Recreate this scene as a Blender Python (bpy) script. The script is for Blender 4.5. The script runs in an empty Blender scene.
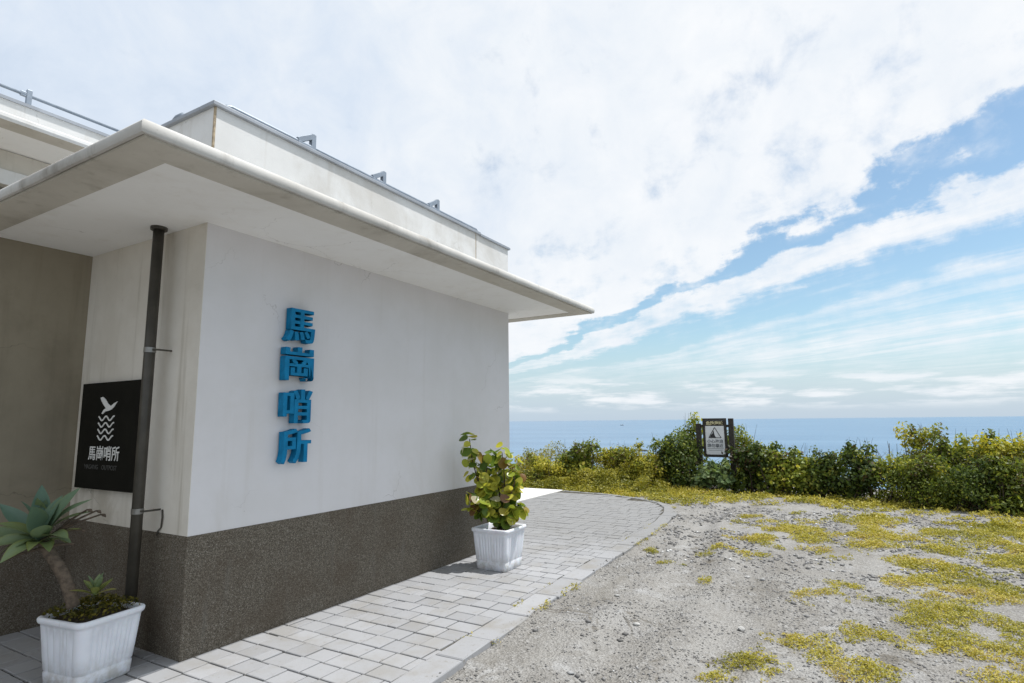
import bpy, bmesh, math, random
import numpy as np
from mathutils import Vector, Matrix, noise

random.seed(7); rng = np.random.default_rng(11)
S = bpy.context.scene
COL = S.collection
R_ = math.radians

# ------------------------------------------------------------------ camera
CAM = Vector((-2.4673, -4.088, 1.6))
yaw, pitch, roll, fpx = 0.5282, 0.1371, -0.0100, 577.37
F = Vector((math.cos(yaw)*math.cos(pitch), math.sin(yaw)*math.cos(pitch), math.sin(pitch)))
Rt = Vector((math.sin(yaw), -math.cos(yaw), 0))
Up = Rt.cross(F)
c_, s_ = math.cos(roll), math.sin(roll)
Rt, Up = c_*Rt + s_*Up, -s_*Rt + c_*Up
cd = bpy.data.cameras.new('camera'); co = bpy.data.objects.new('camera', cd); COL.objects.link(co)
m = Matrix((Rt, Up, -F)).transposed().to_4x4(); m.translation = CAM
co.matrix_world = m
cd.sensor_width = 36; cd.lens = fpx*36/1024; cd.clip_start = .05; cd.clip_end = 200000
S.camera = co

# ------------------------------------------------------------------ sun, sky, exposure
SUN_DIR = Vector((0.25, -0.325, 1.0)).normalized()
SUN_EL = math.asin(SUN_DIR.z); SUN_AZ = math.atan2(SUN_DIR.x, SUN_DIR.y)
sl = bpy.data.lights.new('sun', 'SUN'); sl.energy = 4.4; sl.angle = R_(0.7); sl.color = (1, .98, .95)
so = bpy.data.objects.new('sun', sl); COL.objects.link(so)
so.rotation_euler = SUN_DIR.to_track_quat('Z', 'Y').to_euler(); so.location = SUN_DIR*60

S.view_settings.view_transform = 'Standard'; S.view_settings.look = 'None'
S.view_settings.gamma = 1; S.view_settings.use_curve_mapping = False
S.view_settings.exposure = 0.12

class NT:
    """small helper around a node tree"""
    def __init__(s, tree): s.t = tree; s.n = tree.nodes; s.l = tree.links
    def new(s, typ, **kw):
        n = s.n.new(typ)
        for k, v in kw.items(): setattr(n, k, v)
        return n
    def put(s, sock, v):
        if hasattr(v, 'is_linked') or hasattr(v, 'links'): s.l.new(v, sock)
        else: sock.default_value = v
    def math(s, op, a, b=0.0, c=0.0, clamp=False):
        n = s.new('ShaderNodeMath', operation=op); n.use_clamp = clamp
        s.put(n.inputs[0], a); s.put(n.inputs[1], b)
        if op in ('MULTIPLY_ADD', 'SMOOTH_MIN', 'SMOOTH_MAX'): s.put(n.inputs[2], c)
        return n.outputs[0]
    def smooth(s, x, a, b, lo=0.0, hi=1.0):
        n = s.new('ShaderNodeMapRange', interpolation_type='SMOOTHSTEP')
        s.put(n.inputs[0], x); s.put(n.inputs[1], a); s.put(n.inputs[2], b); s.put(n.inputs[3], lo); s.put(n.inputs[4], hi)
        return n.outputs[0]
    def mix(s, f, a, b, typ='MIX'):
        n = s.new('ShaderNodeMix', data_type='RGBA', blend_type=typ)
        s.put(n.inputs[0], f); s.put(n.inputs[6], a if not isinstance(a, tuple) else (*a, 1)[:4]); s.put(n.inputs[7], b if not isinstance(b, tuple) else (*b, 1)[:4])
        return n.outputs[2]
    def noise(s, vec, scale=5, detail=4, rough=.5, dist=0.0, out=0):
        n = s.new('ShaderNodeTexNoise'); s.put(n.inputs['Vector'], vec)
        n.inputs['Scale'].default_value = scale; n.inputs['Detail'].default_value = detail
        n.inputs['Roughness'].default_value = rough; n.inputs['Distortion'].default_value = dist
        return n.outputs[out]
    def voro(s, vec, scale=5, feature='F1', out=0, rnd=1.0):
        n = s.new('ShaderNodeTexVoronoi', feature=feature); s.put(n.inputs['Vector'], vec)
        n.inputs['Scale'].default_value = scale; n.inputs['Randomness'].default_value = rnd
        return n.outputs[out]
    def scale(s, vec, sc):
        n = s.new('ShaderNodeMapping'); s.put(n.inputs['Vector'], vec); n.inputs['Scale'].default_value = sc
        return n.outputs[0]
    def ramp(s, x, stops):
        n = s.new('ShaderNodeValToRGB'); s.put(n.inputs[0], x)
        e = n.color_ramp.elements
        while len(e) < len(stops): e.new(.5)
        for q, (p, c) in zip(e, stops): q.position = p; q.color = (*c, 1) if isinstance(c, tuple) else (c, c, c, 1)
        return n.outputs[0]
    def bump(s, h, strength=.3, dist=.01, nrm=None):
        n = s.new('ShaderNodeBump'); n.inputs['Strength'].default_value = strength; n.inputs['Distance'].default_value = dist
        s.put(n.inputs['Height'], h)
        if nrm is not None: s.put(n.inputs['Normal'], nrm)
        return n.outputs[0]
    def dot(s, vec, d):
        n = s.new('ShaderNodeVectorMath', operation='DOT_PRODUCT'); s.put(n.inputs[0], vec); n.inputs[1].default_value = d
        return n.outputs['Value']
    def comb(s, x, y, z=0.0):
        n = s.new('ShaderNodeCombineXYZ'); s.put(n.inputs[0], x); s.put(n.inputs[1], y); s.put(n.inputs[2], z)
        return n.outputs[0]

world = bpy.data.worlds.new('World'); S.world = world; world.use_nodes = True
W = NT(world.node_tree); W.n.clear()
SKY_STRENGTH = 0.10
def build_world():
    sky = W.new('ShaderNodeTexSky', sky_type='NISHITA', sun_disc=False)
    sky.sun_elevation = SUN_EL; sky.sun_rotation = SUN_AZ; sky.altitude = 30
    sky.air_density = 1.0; sky.dust_density = 1.2; sky.ozone_density = 1.0
    d = W.new('ShaderNodeTexCoord').outputs['Generated']
    a = R_(36.3); A = (math.cos(a), math.sin(a), 0); B = (math.sin(a), -math.cos(a), 0)
    z = W.dot(d, (0, 0, 1)); zc = W.math('MAXIMUM', z, .012)
    u = W.math('DIVIDE', W.dot(d, B), zc); v = W.math('DIVIDE', W.dot(d, A), zc)
    up = W.math('MULTIPLY_ADD', v, .27, u)                       # across the cloud streets
    up = W.math('SUBTRACT', up, W.math('MULTIPLY', W.math('MINIMUM', W.math('MAXIMUM', W.math('SUBTRACT', v, 3.2), 0.0), 6.0), .19))
    up = W.math('ADD', up, W.math('MULTIPLY', W.math('MAXIMUM', W.math('SUBTRACT', 2.3, v), 0.0), .42))
    P = W.comb(up, v)
    warp = W.math('SUBTRACT', W.noise(W.scale(P, (1.0, .5, 1)), 1, 3, .5), .5)
    warp2 = W.math('SUBTRACT', W.noise(W.scale(d, (1, 1, 1.25)), 9.0, 10, .60, .15), .5)
    warp3 = W.math('SUBTRACT', W.noise(W.scale(P, (1.0, .5, 1)), 3.4, 9, .6, .3), .5)
    fine = W.math('MULTIPLY_ADD', W.noise(d, 13, 9, .6, .2), .6, W.math('MULTIPLY', W.noise(W.scale(P, (1.2, .7, 1)), 2.2, 9, .62, .2), .4))
    streak = W.noise(W.scale(P, (1.7, .20, 1)), .95, 8, .60, .35)
    q = W.math('MULTIPLY_ADD', warp, .7, W.math('MULTIPLY_ADD', warp2, 1.25, W.math('MULTIPLY_ADD', warp3, .55, up)))
    t = W.math('DIVIDE', W.math('ADD', q, 2), 12, clamp=True)   # -2..10 -> 0..1
    def T(x): return (x+2)/12
    dens = W.ramp(t, [(0, 1), (T(.6), .90), (T(1.5), .78), (T(2.2), .78), (T(2.46), .71), (T(2.58), .30), (T(2.78), .24), (T(2.92), .64), (T(3.35), .66), (T(3.62), .26), (T(4.1), .22), (T(4.5), .50), (T(5.4), .38), (T(6.2), .54), (T(8.5), .40)])
    wst = W.smooth(up, 2.5, 3.4)                                 # streaky cirrus away from the big cloud
    tex = W.math('ADD', W.math('MULTIPLY', fine, W.math('SUBTRACT', 1.0, W.math('MULTIPLY', wst, .45))), W.math('MULTIPLY', streak, W.math('MULTIPLY', wst, .45)))
    al = W.smooth(W.math('ADD', W.math('MULTIPLY', dens, .75), W.math('MULTIPLY', tex, 1.25)), .80, 1.22)
    # low bank of cloud and pale air near the horizon
    az = W.new('ShaderNodeMath', operation='ARCTAN2'); W.put(az.inputs[0], W.dot(d, B)); W.put(az.inputs[1], W.dot(d, A))
    lowp = W.comb(W.math('MULTIPLY', az.outputs[0], 7), W.math('MULTIPLY', z, 46))
    low = W.noise(lowp, 1.0, 7, .6)
    band = W.math('MULTIPLY', W.smooth(z, .008, .03), W.smooth(z, .10, .05))
    lowa = W.math('MULTIPLY', W.smooth(low, .44, .62), W.math('MULTIPLY', band, .85))
    hz = W.smooth(z, .17, 0.0)
    al = W.math('MULTIPLY', al, W.smooth(z, .02, .12))
    al = W.math('MAXIMUM', al, lowa)
    shade = W.math('ADD', W.math('MULTIPLY_ADD', W.math('SUBTRACT', W.noise(W.scale(P, (.8, .6, 1)), .9, 5, .55), .5), .5, 0.0), W.math('MULTIPLY', W.math('MINIMUM', up, 1.6), .34))
    shade = W.math('MULTIPLY_ADD', W.math('SUBTRACT', W.noise(d, 9, 9, .62, .3), .5), 1.1, shade)
    cl = W.ramp(W.math('MULTIPLY_ADD', shade, .5, .5, clamp=True), [(.28, (5.3, 6.3, 7.7)), (.48, (6.6, 7.4, 8.5)), (.68, (7.9, 8.35, 8.9)), (.86, (8.8, 9.0, 9.25)), (1, (8.95, 9.1, 9.3))])
    skyc = W.mix(1.0, sky.outputs[0], (1.26, 1.42, 1.37), 'MULTIPLY')
    skyc = W.mix(W.math('MULTIPLY', hz, .82), skyc, (5.3, 6.4, 7.7))
    c = W.mix(al, skyc, cl)
    bg = W.new('ShaderNodeBackground'); W.put(bg.inputs[0], c); bg.inputs[1].default_value = SKY_STRENGTH
    o = W.new('ShaderNodeOutputWorld'); W.l.new(bg.outputs[0], o.inputs[0])
build_world()

# ------------------------------------------------------------------ helpers
def tag(o, label=None, cat=None, group=None, kind=None):
    if label: o['label'] = label
    if cat: o['category'] = cat
    if group: o['group'] = group
    if kind: o['kind'] = kind
    return o
def empty(name, loc=(0, 0, 0), rz=0):
    o = bpy.data.objects.new(name, None); COL.objects.link(o); o.location = loc; o.rotation_euler.z = rz
    o.empty_display_size = .2
    return o
class MB:
    def __init__(s): s.v = []; s.f = []; s.tint = []
    def add(s, v, f, tint=None):
        b = len(s.v); s.v += [tuple(p) for p in v]; s.f += [tuple(i+b for i in q) for q in f]
        if tint is not None: s.tint += [tint]*len(v)
    def box(s, lo, hi, M=None, tint=None):
        x0, y0, z0 = lo; x1, y1, z1 = hi
        v = [(x0,y0,z0),(x1,y0,z0),(x1,y1,z0),(x0,y1,z0),(x0,y0,z1),(x1,y0,z1),(x1,y1,z1),(x0,y1,z1)]
        if M is not None: v = [tuple(M @ Vector(p)) for p in v]
        s.add(v, [(0,3,2,1),(4,5,6,7),(0,1,5,4),(1,2,6,5),(2,3,7,6),(3,0,4,7)], tint)
    def tube(s, pts, rad, n=10, cap=True, tint=None):
        pts = [Vector(p) for p in pts]
        rad = rad if isinstance(rad, (list, tuple)) else [rad]*len(pts)
        vs = []; fs = []; prev = None
        for i, p in enumerate(pts):
            t = (pts[min(i+1, len(pts)-1)] - pts[max(i-1, 0)]).normalized()
            if prev is None:
                a = t.orthogonal().normalized()
            else:
                a = (prev - t*prev.dot(t)).normalized()
            prev = a; b = t.cross(a)
            for k in range(n):
                w = 2*math.pi*k/n; vs.append(p + (a*math.cos(w) + b*math.sin(w))*rad[i])
        for i in range(len(pts)-1):
            for k in range(n):
                fs.append((i*n+k, i*n+(k+1) % n, (i+1)*n+(k+1) % n, (i+1)*n+k))
        if cap: fs += [tuple(range(n-1, -1, -1)), tuple(range((len(pts)-1)*n, len(pts)*n))]
        s.add(vs, fs, tint)
    def loft(s, rings, cap0=True, cap1=True):
        n = len(rings[0]); vs = [p for r in rings for p in r]; fs = []
        for i in range(len(rings)-1):
            for k in range(n): fs.append((i*n+k, i*n+(k+1) % n, (i+1)*n+(k+1) % n, (i+1)*n+k))
        if cap0: fs.append(tuple(range(n-1, -1, -1)))
        if cap1: fs.append(tuple(range((len(rings)-1)*n, len(rings)*n)))
        s.add(vs, fs)
    def prism(s, poly, z0, z1, M=None):
        n = len(poly); v = [(x, y, z0) for x, y in poly] + [(x, y, z1) for x, y in poly]
        if M is not None: v = [tuple(M @ Vector(p)) for p in v]
        f = [tuple(range(n-1, -1, -1)), tuple(range(n, 2*n))] + [(k, (k+1) % n, (k+1) % n+n, k+n) for k in range(n)]
        s.add(v, f)
    def build(s, name, mat, parent=None, smooth=False, bevel=0, seg=2):
        me = bpy.data.meshes.new(name); me.from_pydata(s.v, [], s.f); me.validate()
        if s.tint and len(s.tint) == len(me.vertices):
            at = me.attributes.new('tint', 'FLOAT', 'POINT'); at.data.foreach_set('value', s.tint)
        me.materials.append(mat)
        if smooth: me.polygons.foreach_set('use_smooth', [True]*len(me.polygons))
        o = bpy.data.objects.new(name, me); COL.objects.link(o)
        if parent: o.parent = parent
        if bevel:
            b = o.modifiers.new('bevel', 'BEVEL'); b.width = bevel; b.segments = seg; b.limit_method = 'ANGLE'; b.angle_limit = R_(40)
        return o
def np_mesh(name, V, quads, tint, mat, parent=None, smooth=False):
    """V (n,3); quads (m,k)"""
    me = bpy.data.meshes.new(name); k = quads.shape[1]
    me.vertices.add(len(V)); me.vertices.foreach_set('co', V.astype(np.float32).ravel())
    me.loops.add(quads.size); me.loops.foreach_set('vertex_index', quads.astype(np.int32).ravel())
    me.polygons.add(len(quads)); me.polygons.foreach_set('loop_start', np.arange(0, quads.size, k, dtype=np.int32))
    if smooth: me.polygons.foreach_set('use_smooth', np.ones(len(quads), bool))
    if tint is not None:
        at = me.attributes.new('tint', 'FLOAT', 'POINT'); at.data.foreach_set('value', tint.astype(np.float32))
    me.update(calc_edges=True); me.validate(); me.materials.append(mat)
    o = bpy.data.objects.new(name, me); COL.objects.link(o)
    if parent: o.parent = parent
    return o
def mat(name, rough=.7, metal=0.0, spec=.4):
    mt = bpy.data.materials.new(name); mt.use_nodes = True
    t = NT(mt.node_tree); b = t.n['Principled BSDF']
    b.inputs['Roughness'].default_value = rough; b.inputs['Metallic'].default_value = metal
    b.inputs['Specular IOR Level'].default_value = spec
    return mt, t, b
def OC(t): return t.new('ShaderNodeTexCoord').outputs['Object']
def POS(t): return t.new('ShaderNodeNewGeometry').outputs['Position']
def TINT(t): return t.new('ShaderNodeAttribute', attribute_name='tint').outputs['Fac']

# ------------------------------------------------------------------ materials
def m_plaster(name, a, b_, stain, grain=90, streak=.5):
    mt, t, b = mat(name, .85, 0, .25); p = POS(t)
    n1 = t.noise(p, 1.3, 6, .6); n2 = t.noise(p, 9, 5, .65)
    c = t.mix(t.smooth(n1, .35, .68), a, b_)
    c = t.mix(t.math('MULTIPLY', t.smooth(n2, .45, .75), .35), c, b_)
    st = t.noise(t.scale(p, (6, 6, .35)), 1.2, 6, .6)            # rain streaks
    c = t.mix(t.math('MULTIPLY', t.smooth(st, .54, .78), streak), c, stain)
    bl = t.noise(p, .7, 7, .68, .5)
    c = t.mix(t.math('MULTIPLY', t.smooth(bl, .52, .66), streak*.75), c, stain)
    fl = t.noise(p, 26, 6, .75)
    c = t.mix(t.math('MULTIPLY', t.smooth(fl, .60, .74), .30), c, stain)
    wp = t.new('ShaderNodeVectorMath', operation='MULTIPLY_ADD'); t.put(wp.inputs[0], t.noise(p, 3, 4, .6, out=1)); wp.inputs[1].default_value = (.35, .35, .35); t.put(wp.inputs[2], p)
    cr = t.voro(wp.outputs[0], .9, 'DISTANCE_TO_EDGE')
    c = t.mix(t.math('MULTIPLY', t.smooth(cr, .0035, .0), t.smooth(t.noise(p, .8, 3), .52, .6, 0, .45)), c, tuple(x*.5 for x in stain))
    t.put(b.inputs['Base Color'], c)
    t.put(b.inputs['Normal'], t.bump(t.noise(p, grain, 4, .7), .25, .004, t.bump(t.noise(p, 2.2, 3), .12, .06)))
    return mt
M_wall = m_plaster('lilac_grey_plaster', (.70, .685, .695), (.66, .645, .645), (.50, .46, .41), 110, .2)
M_white = m_plaster('white_painted_plaster', (.70, .70, .69), (.63, .625, .61), (.45, .42, .37), 80, .5)
M_lip = m_plaster('weathered_white_lip', (.56, .55, .525), (.46, .445, .415), (.22, .20, .17), 60, .8)
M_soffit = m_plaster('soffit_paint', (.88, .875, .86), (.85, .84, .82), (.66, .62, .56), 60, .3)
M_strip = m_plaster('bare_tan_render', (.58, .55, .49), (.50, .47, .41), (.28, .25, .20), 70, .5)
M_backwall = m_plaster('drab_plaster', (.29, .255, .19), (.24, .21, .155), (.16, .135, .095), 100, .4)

def m_dado():
    mt, t, b = mat('washed_granite_dado', .8, 0, .3); p = POS(t)
    g = t.voro(p, 190, out=1); gv = t.new('ShaderNodeSeparateColor'); t.put(gv.inputs[0], g)
    c = t.ramp(gv.outputs[0], [(0, (.06, .05, .036)), (.45, (.115, .098, .075)), (.8, (.17, .147, .115)), (.95, (.23, .205, .168)), (1, (.30, .275, .24))])
    n = t.noise(p, 2.2, 5, .6)
    c = t.mix(t.math('MULTIPLY', t.smooth(n, .4, .7), .45), c, (.088, .064, .043))
    n3 = t.noise(t.scale(p, (5, 5, .6)), 2, 5, .6)
    c = t.mix(t.math('MULTIPLY', t.smooth(n3, .55, .75), .35), c, (.16, .15, .13))
    t.put(b.inputs['Base Color'], c)
    t.put(b.inputs['Normal'], t.bump(t.voro(p, 170), .4, .003))
    return mt
M_dado = m_dado()

def m_tile(dirt=.4):
    mt, t, b = mat('concrete_paver', .8, 0, .3); p = POS(t); ti = TINT(t)
    c = t.ramp(ti, [(0, (.268, .270, .278)), (.5, (.308, .311, .320)), (1, (.345, .348, .358))])
    n = t.noise(p, 2.0, 6, .65)
    c = t.mix(t.math('MULTIPLY', t.smooth(n, .46, .68), dirt), c, (.235, .215, .18))
    n2 = t.noise(p, 70, 4, .7)
    c = t.mix(t.math('MULTIPLY', t.smooth(n2, .5, .8), .3), c, (.22, .21, .20))
    sx = t.new('ShaderNodeSeparateXYZ'); t.put(sx.inputs[0], p)      # the open patio is more worn and dirty than the strip under the eave
    c = t.mix(t.math('MULTIPLY', t.smooth(t.math('ADD', sx.outputs[0], t.math('MULTIPLY', n, 1.5)), 4.2, 6.6), .8), c, (.205, .204, .20))
    n3 = t.noise(p, 14, 5, .7)
    c = t.mix(t.math('MULTIPLY', t.smooth(n3, .58, .72), dirt+.1), c, (.18, .16, .125))
    t.put(b.inputs['Base Color'], c); t.put(b.inputs['Normal'], t.bump(n2, .3, .004))
    return mt
M_tile = m_tile()
def m_simple(name, col, rough=.6, metal=0., spec=.4, var=.15, sc=12, bump=.1):
    mt, t, b = mat(name, rough, metal, spec); p = OC(t)
    n = t.noise(p, sc, 5, .6)
    d = tuple(x*(1-var) for x in col); l = tuple(min(1, x*(1+var)) for x in col)
    t.put(b.inputs['Base Color'], t.mix(t.smooth(n, .3, .7), d, l))
    if bump: t.put(b.inputs['Normal'], t.bump(t.noise(p, sc*9, 3, .6), bump, .003))
    return mt
M_joint = m_simple('dirty_joint_sand', (.062, .056, .042), .95, var=.5, sc=9, bump=.4)
M_slab = m_simple('pale_concrete', (.62, .61, .58), .85, var=.08, sc=5)
M_kerb = m_tile(.62); M_kerb.name = 'kerb_concrete'
M_metal = m_simple('galvanised_steel', (.28, .32, .37), .45, .35, var=.12, sc=8)
M_cap = m_simple('grey_coping_metal', (.34, .36, .39), .5, .3, var=.12, sc=3)
M_pipe = m_simple('dark_brown_pipe_paint', (.052, .047, .037), .45, var=.3, sc=4)
M_clamp = m_simple('steel_clamp', (.27, .265, .25), .4, .6, var=.15)
M_board = m_simple('matte_black_board', (.010, .0095, .007), .85, 0, .15, var=.2, sc=4)
M_ink = m_simple('white_print', (.72, .72, .70), .6, var=.04, bump=0)
M_faint = m_simple('faded_grey_print', (.075, .075, .07), .7, var=.15, bump=0)
M_blue = m_simple('blue_letter_paint', (.002, .18, .37), .6, 0, .2, var=.14, sc=14, bump=.05)
M_glass = m_simple('dark_window_glass', (.012, .014, .016), .08, 0, .6, var=.2, bump=0)
M_frame = m_simple('window_frame_paint', (.10, .095, .085), .5, var=.2)
M_post = m_simple('dark_timber_post', (.030, .025, .020), .7, var=.35, sc=14, bump=.3)
M_panel = m_simple('white_sign_panel', (.66, .67, .69), .5, var=.05, bump=0)
M_black = m_simple('black_print', (.02, .02, .022), .6, var=.1, bump=0)
M_greyink = m_simple('grey_print', (.17, .18, .20), .6, var=.1, bump=0)
M_gold = m_simple('yellowed_print', (.55, .50, .30), .6, var=.1, bump=0)
M_rust = m_simple('rusty_joint_filler', (.36, .29, .20), .9, var=.35, sc=20)
M_soil = m_simple('potting_soil', (.045, .035, .022), .95, var=.5, sc=30, bump=.6)
M_roof = m_simple('roof_screed', (.36, .35, .33), .9, var=.15, sc=3)
M_rock = m_simple('dark_reef_rock', (.06, .06, .058), .9, var=.4, sc=.6, bump=.6)
M_hull = m_simple('boat_paint', (.22, .25, .29), .5, var=.1, sc=1)
M_cabin = m_simple('boat_cabin_paint', (.55, .56, .58), .5, var=.1, sc=1)

def m_pot():
    mt, t, b = mat('white_plastic_planter', .42, 0, .45); p = OC(t)
    c = t.mix(t.smooth(t.noise(p, 6, 5, .6), .4, .75), (.72, .74, .79), (.64, .66, .71))
    sep = t.new('ShaderNodeSeparateXYZ'); t.put(sep.inputs[0], p)
    dirt = t.math('MULTIPLY', t.smooth(sep.outputs[2], .22, 0.0), t.smooth(t.noise(p, 16, 5, .65), .35, .65))
    c = t.mix(t.math('MULTIPLY', dirt, .65), c, (.36, .33, .27))
    dr = t.smooth(t.noise(t.scale(p, (22, 22, 1.6)), 1, 5, .6), .60, .72)
    c = t.mix(t.math('MULTIPLY', dr, .4), c, (.38, .36, .31))
    t.put(b.inputs['Base Color'], c); t.put(b.inputs['Roughness'], t.smooth(t.noise(p, 20, 4), .2, .8, .35, .6))
    b.inputs['Subsurface Weight'].default_value = .06
    return mt
M_pot = m_pot()

def m_leaf(name, stops, trans=.3, rough=.5, hue=(1.15, 1.1, .6)):
    mt, t, b = mat(name, rough, 0, .35)
    c = t.ramp(TINT(t), stops)
    t.put(b.inputs['Base Color'], c)
    tr = t.new('ShaderNodeBsdfTranslucent'); t.put(tr.inputs[0], t.mix(1.0, c, hue, 'MULTIPLY'))
    mx = t.new('ShaderNodeMixShader'); mx.inputs[0].default_value = trans
    t.l.new(b.outputs[0], mx.inputs[1]); t.l.new(tr.outputs[0], mx.inputs[2])
    t.l.new(mx.outputs[0], t.n['Material Output'].inputs[0])
    return mt
ML_dark = m_leaf('dark_shrub_leaf', [(0, (.075, .05, .028)), (.10, (.03, .05, .013)), (.45, (.08, .125, .024)), (.8, (.18, .225, .036)), (1, (.36, .35, .06))], .42)
ML_mid = m_leaf('olive_shrub_leaf', [(0, (.12, .08, .04)), (.12, (.06, .08, .016)), (.45, (.17, .225, .034)), (.78, (.36, .38, .052)), (1, (.58, .50, .08))], .42)
ML_yel = m_leaf('yellow_green_scrub_leaf', [(0, (.16, .11, .05)), (.1, (.10, .13, .02)), (.42, (.32, .34, .042)), (.75, (.54, .48, .06)), (1, (.66, .54, .08))], .42)
ML_pale = m_leaf('pale_green_leaf', [(0, (.05, .10, .035)), (.5, (.14, .21, .08)), (1, (.32, .38, .18))], .35)
ML_grass = m_leaf('yellow_ground_cover', [(0, (.14, .15, .018)), (.35, (.35, .325, .05)), (.72, (.50, .43, .075)), (.9, (.47, .37, .12)), (1, (.31, .23, .11))], .35)
ML_grape = m_leaf('sea_grape_leaf', [(0, (.05, .10, .022)), (.35, (.14, .22, .035)), (.6, (.36, .42, .06)), (.8, (.60, .58, .10)), (.92, (.18, .07, .03)), (1, (.70, .68, .50))], .42, .3)
ML_moss = m_leaf('moss_leaf', [(0, (.03, .035, .006)), (.5, (.09, .085, .012)), (1, (.20, .17, .025))])
M_stem = m_simple('woody_stem', (.075, .055, .038), .85, var=.35, sc=25, bump=.4)
M_twig = m_simple('dry_twig', (.13, .11, .085), .85, var=.3, sc=25)

# ------------------------------------------------------------------ terrain, sea
EDGE = [(-6, -1.95), (.57, -1.70), (1.62, -1.65), (2.63, -1.61), (3.7, -1.57), (5.22, -1.53), (6.8, -1.47), (7.85, -1.33), (8.5, -1.1), (9.05, -.72), (9.45, -.2), (9.75, .55), (9.92, 1.3), (9.97, 1.85)]
EX = np.array([e[0] for e in EDGE]); EY = np.array([e[1] for e in EDGE])
def edge_y(x): return float(np.interp(x, EX, EY))
def fbm(x, y, sc, oc=4, seed=0.):
    v = 0; a = .5
    for i in range(oc):
        v += a*noise.noise(Vector((x*sc+seed, y*sc-seed*.7, seed*.3))); sc *= 2.05; a *= .52
    return v
def ground_z(x, y):
    z = -.034
    if y < 0 or x > 10:
        z += .045*fbm(x, y, .55, 3, 3.1) + .022*fbm(x, y, 3.2, 4, 8.2)
        ed = edge_y(x)-y if x < 9 else 9
        if 0 < ed < .5: z += (.022+.05*fbm(x, y, 2.7, 3, 21.))*math.exp(-ed/.12)
        # tyre ruts running away from the camera beside the pavement
        for (cx, cy, a, w, dpt) in ((2.6, -2.5, .10, .16, .030), (2.6, -3.15, .13, .15, .02)):
            dd = (y-cy) - math.tan(a)*(x-cx) - .12*math.sin(x*1.1)
            z += -dpt*math.exp(-(dd/w)**2) + .6*dpt*math.exp(-((abs(dd)-1.8*w)/(w*.7))**2)
    # cliff beyond the hedge
    t = x - (13.6 + .9*fbm(0, y, .12, 3, 5.) )
    if y > 12: t = max(t, -50)
    if t > 0: z -= min(27, .25*t + .55*t*t*.5)
    return z
def build_terrain():
    xs = np.concatenate([np.linspace(-70, -4, 14)[:-1], np.arange(-4, -.5, .25), np.arange(-.5, 8, .035), np.arange(8, 14, .08), np.linspace(14, 40, 30), np.linspace(45, 70, 4)])
    ys = np.concatenate([np.linspace(-90, -9, 22)[:-1], np.arange(-9, -7, .12), np.arange(-7, -1.3, .035), np.arange(-1.3, 4, .12), np.linspace(4, 90, 30)])
    nx, ny = len(xs), len(ys)
    V = np.zeros((nx*ny, 3)); k = 0
    for j in range(ny):
        for i in range(nx):
            V[k] = (xs[i], ys[j], ground_z(xs[i], ys[j])); k += 1
    I = np.arange(nx*ny).reshape(ny, nx)
    Q = np.stack([I[:-1, :-1].ravel(), I[:-1, 1:].ravel(), I[1:, 1:].ravel(), I[1:, :-1].ravel()], 1)
    mt, t, b = mat('gravel_ground', .92, 0, .2); p = POS(t)
    n1 = t.noise(p, .8, 6, .6); n2 = t.noise(p, 5, 6, .65)
    c = t.ramp(n1, [(.3, (.205, .192, .172)), (.5, (.265, .252, .23)), (.7, (.325, .312, .29))])
    c = t.mix(t.math('MULTIPLY', t.smooth(n2, .5, .72), .55), c, (.20, .18, .15))
    n4 = t.noise(p, 1.7, 5, .6, .6)
    c = t.mix(t.math('MULTIPLY', t.smooth(n4, .52, .66), .6), c, (.36, .36, .36))
    n5 = t.noise(p, 1.15, 6, .68, 1.2)
    c = t.mix(t.math('MULTIPLY', t.smooth(n5, .56, .66), .6), c, (.165, .145, .115))
    vv = t.voro(p, 55, out=1); sv = t.new('ShaderNodeSeparateColor'); t.put(sv.inputs[0], vv)
    g = t.ramp(sv.outputs[0], [(0, (.12, .112, .10)), (.35, (.21, .20, .188)), (.7, (.30, .29, .275)), (1, (.48, .47, .45))])
    c = t.mix(t.math('MULTIPLY', t.smooth(n2, .32, .55, .62, .25), 1.0), c, g)
    v2 = t.voro(p, 150, out=1); s2 = t.new('ShaderNodeSeparateColor'); t.put(s2.inputs[0], v2)
    n6 = t.noise(t.scale(p, (.30, 1.5, 1)), 1.3, 5, .6, .5)      # compacted wheel tracks
    c = t.mix(t.math('MULTIPLY', t.smooth(n6, .50, .62), .55), c, (.335, .325, .305))
    c = t.mix(t.math('MULTIPLY', t.smooth(n6, .46, .36), .45), c, (.175, .158, .13))
    c = t.mix(.16, c, t.ramp(s2.outputs[0], [(0, .08), (.5, .30), (1, .55)]))
    c = t.mix(1.0, c, (.94, .94, .935), 'MULTIPLY')
    n7 = t.noise(p, 1.9, 7, .7, 1.5)
    c = t.mix(t.math('MULTIPLY', t.smooth(n7, .585, .66), .7), c, (.115, .10, .078))
    n8 = t.noise(p, 3.6, 7, .72, .8)
    c = t.mix(t.math('MULTIPLY', t.smooth(n8, .56, .66), .55), c, (.40, .40, .395))
    t.put(b.inputs['Base Color'], c)
    h = t.math('ADD', t.voro(p, 55), t.math('MULTIPLY', t.noise(p, 24, 5, .7), 1.2))
    t.put(b.inputs['Normal'], t.bump(h, .8, .018))
    tag(np_mesh('ground', V, Q, None, mt, smooth=True), kind='structure')
build_terrain()

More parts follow.
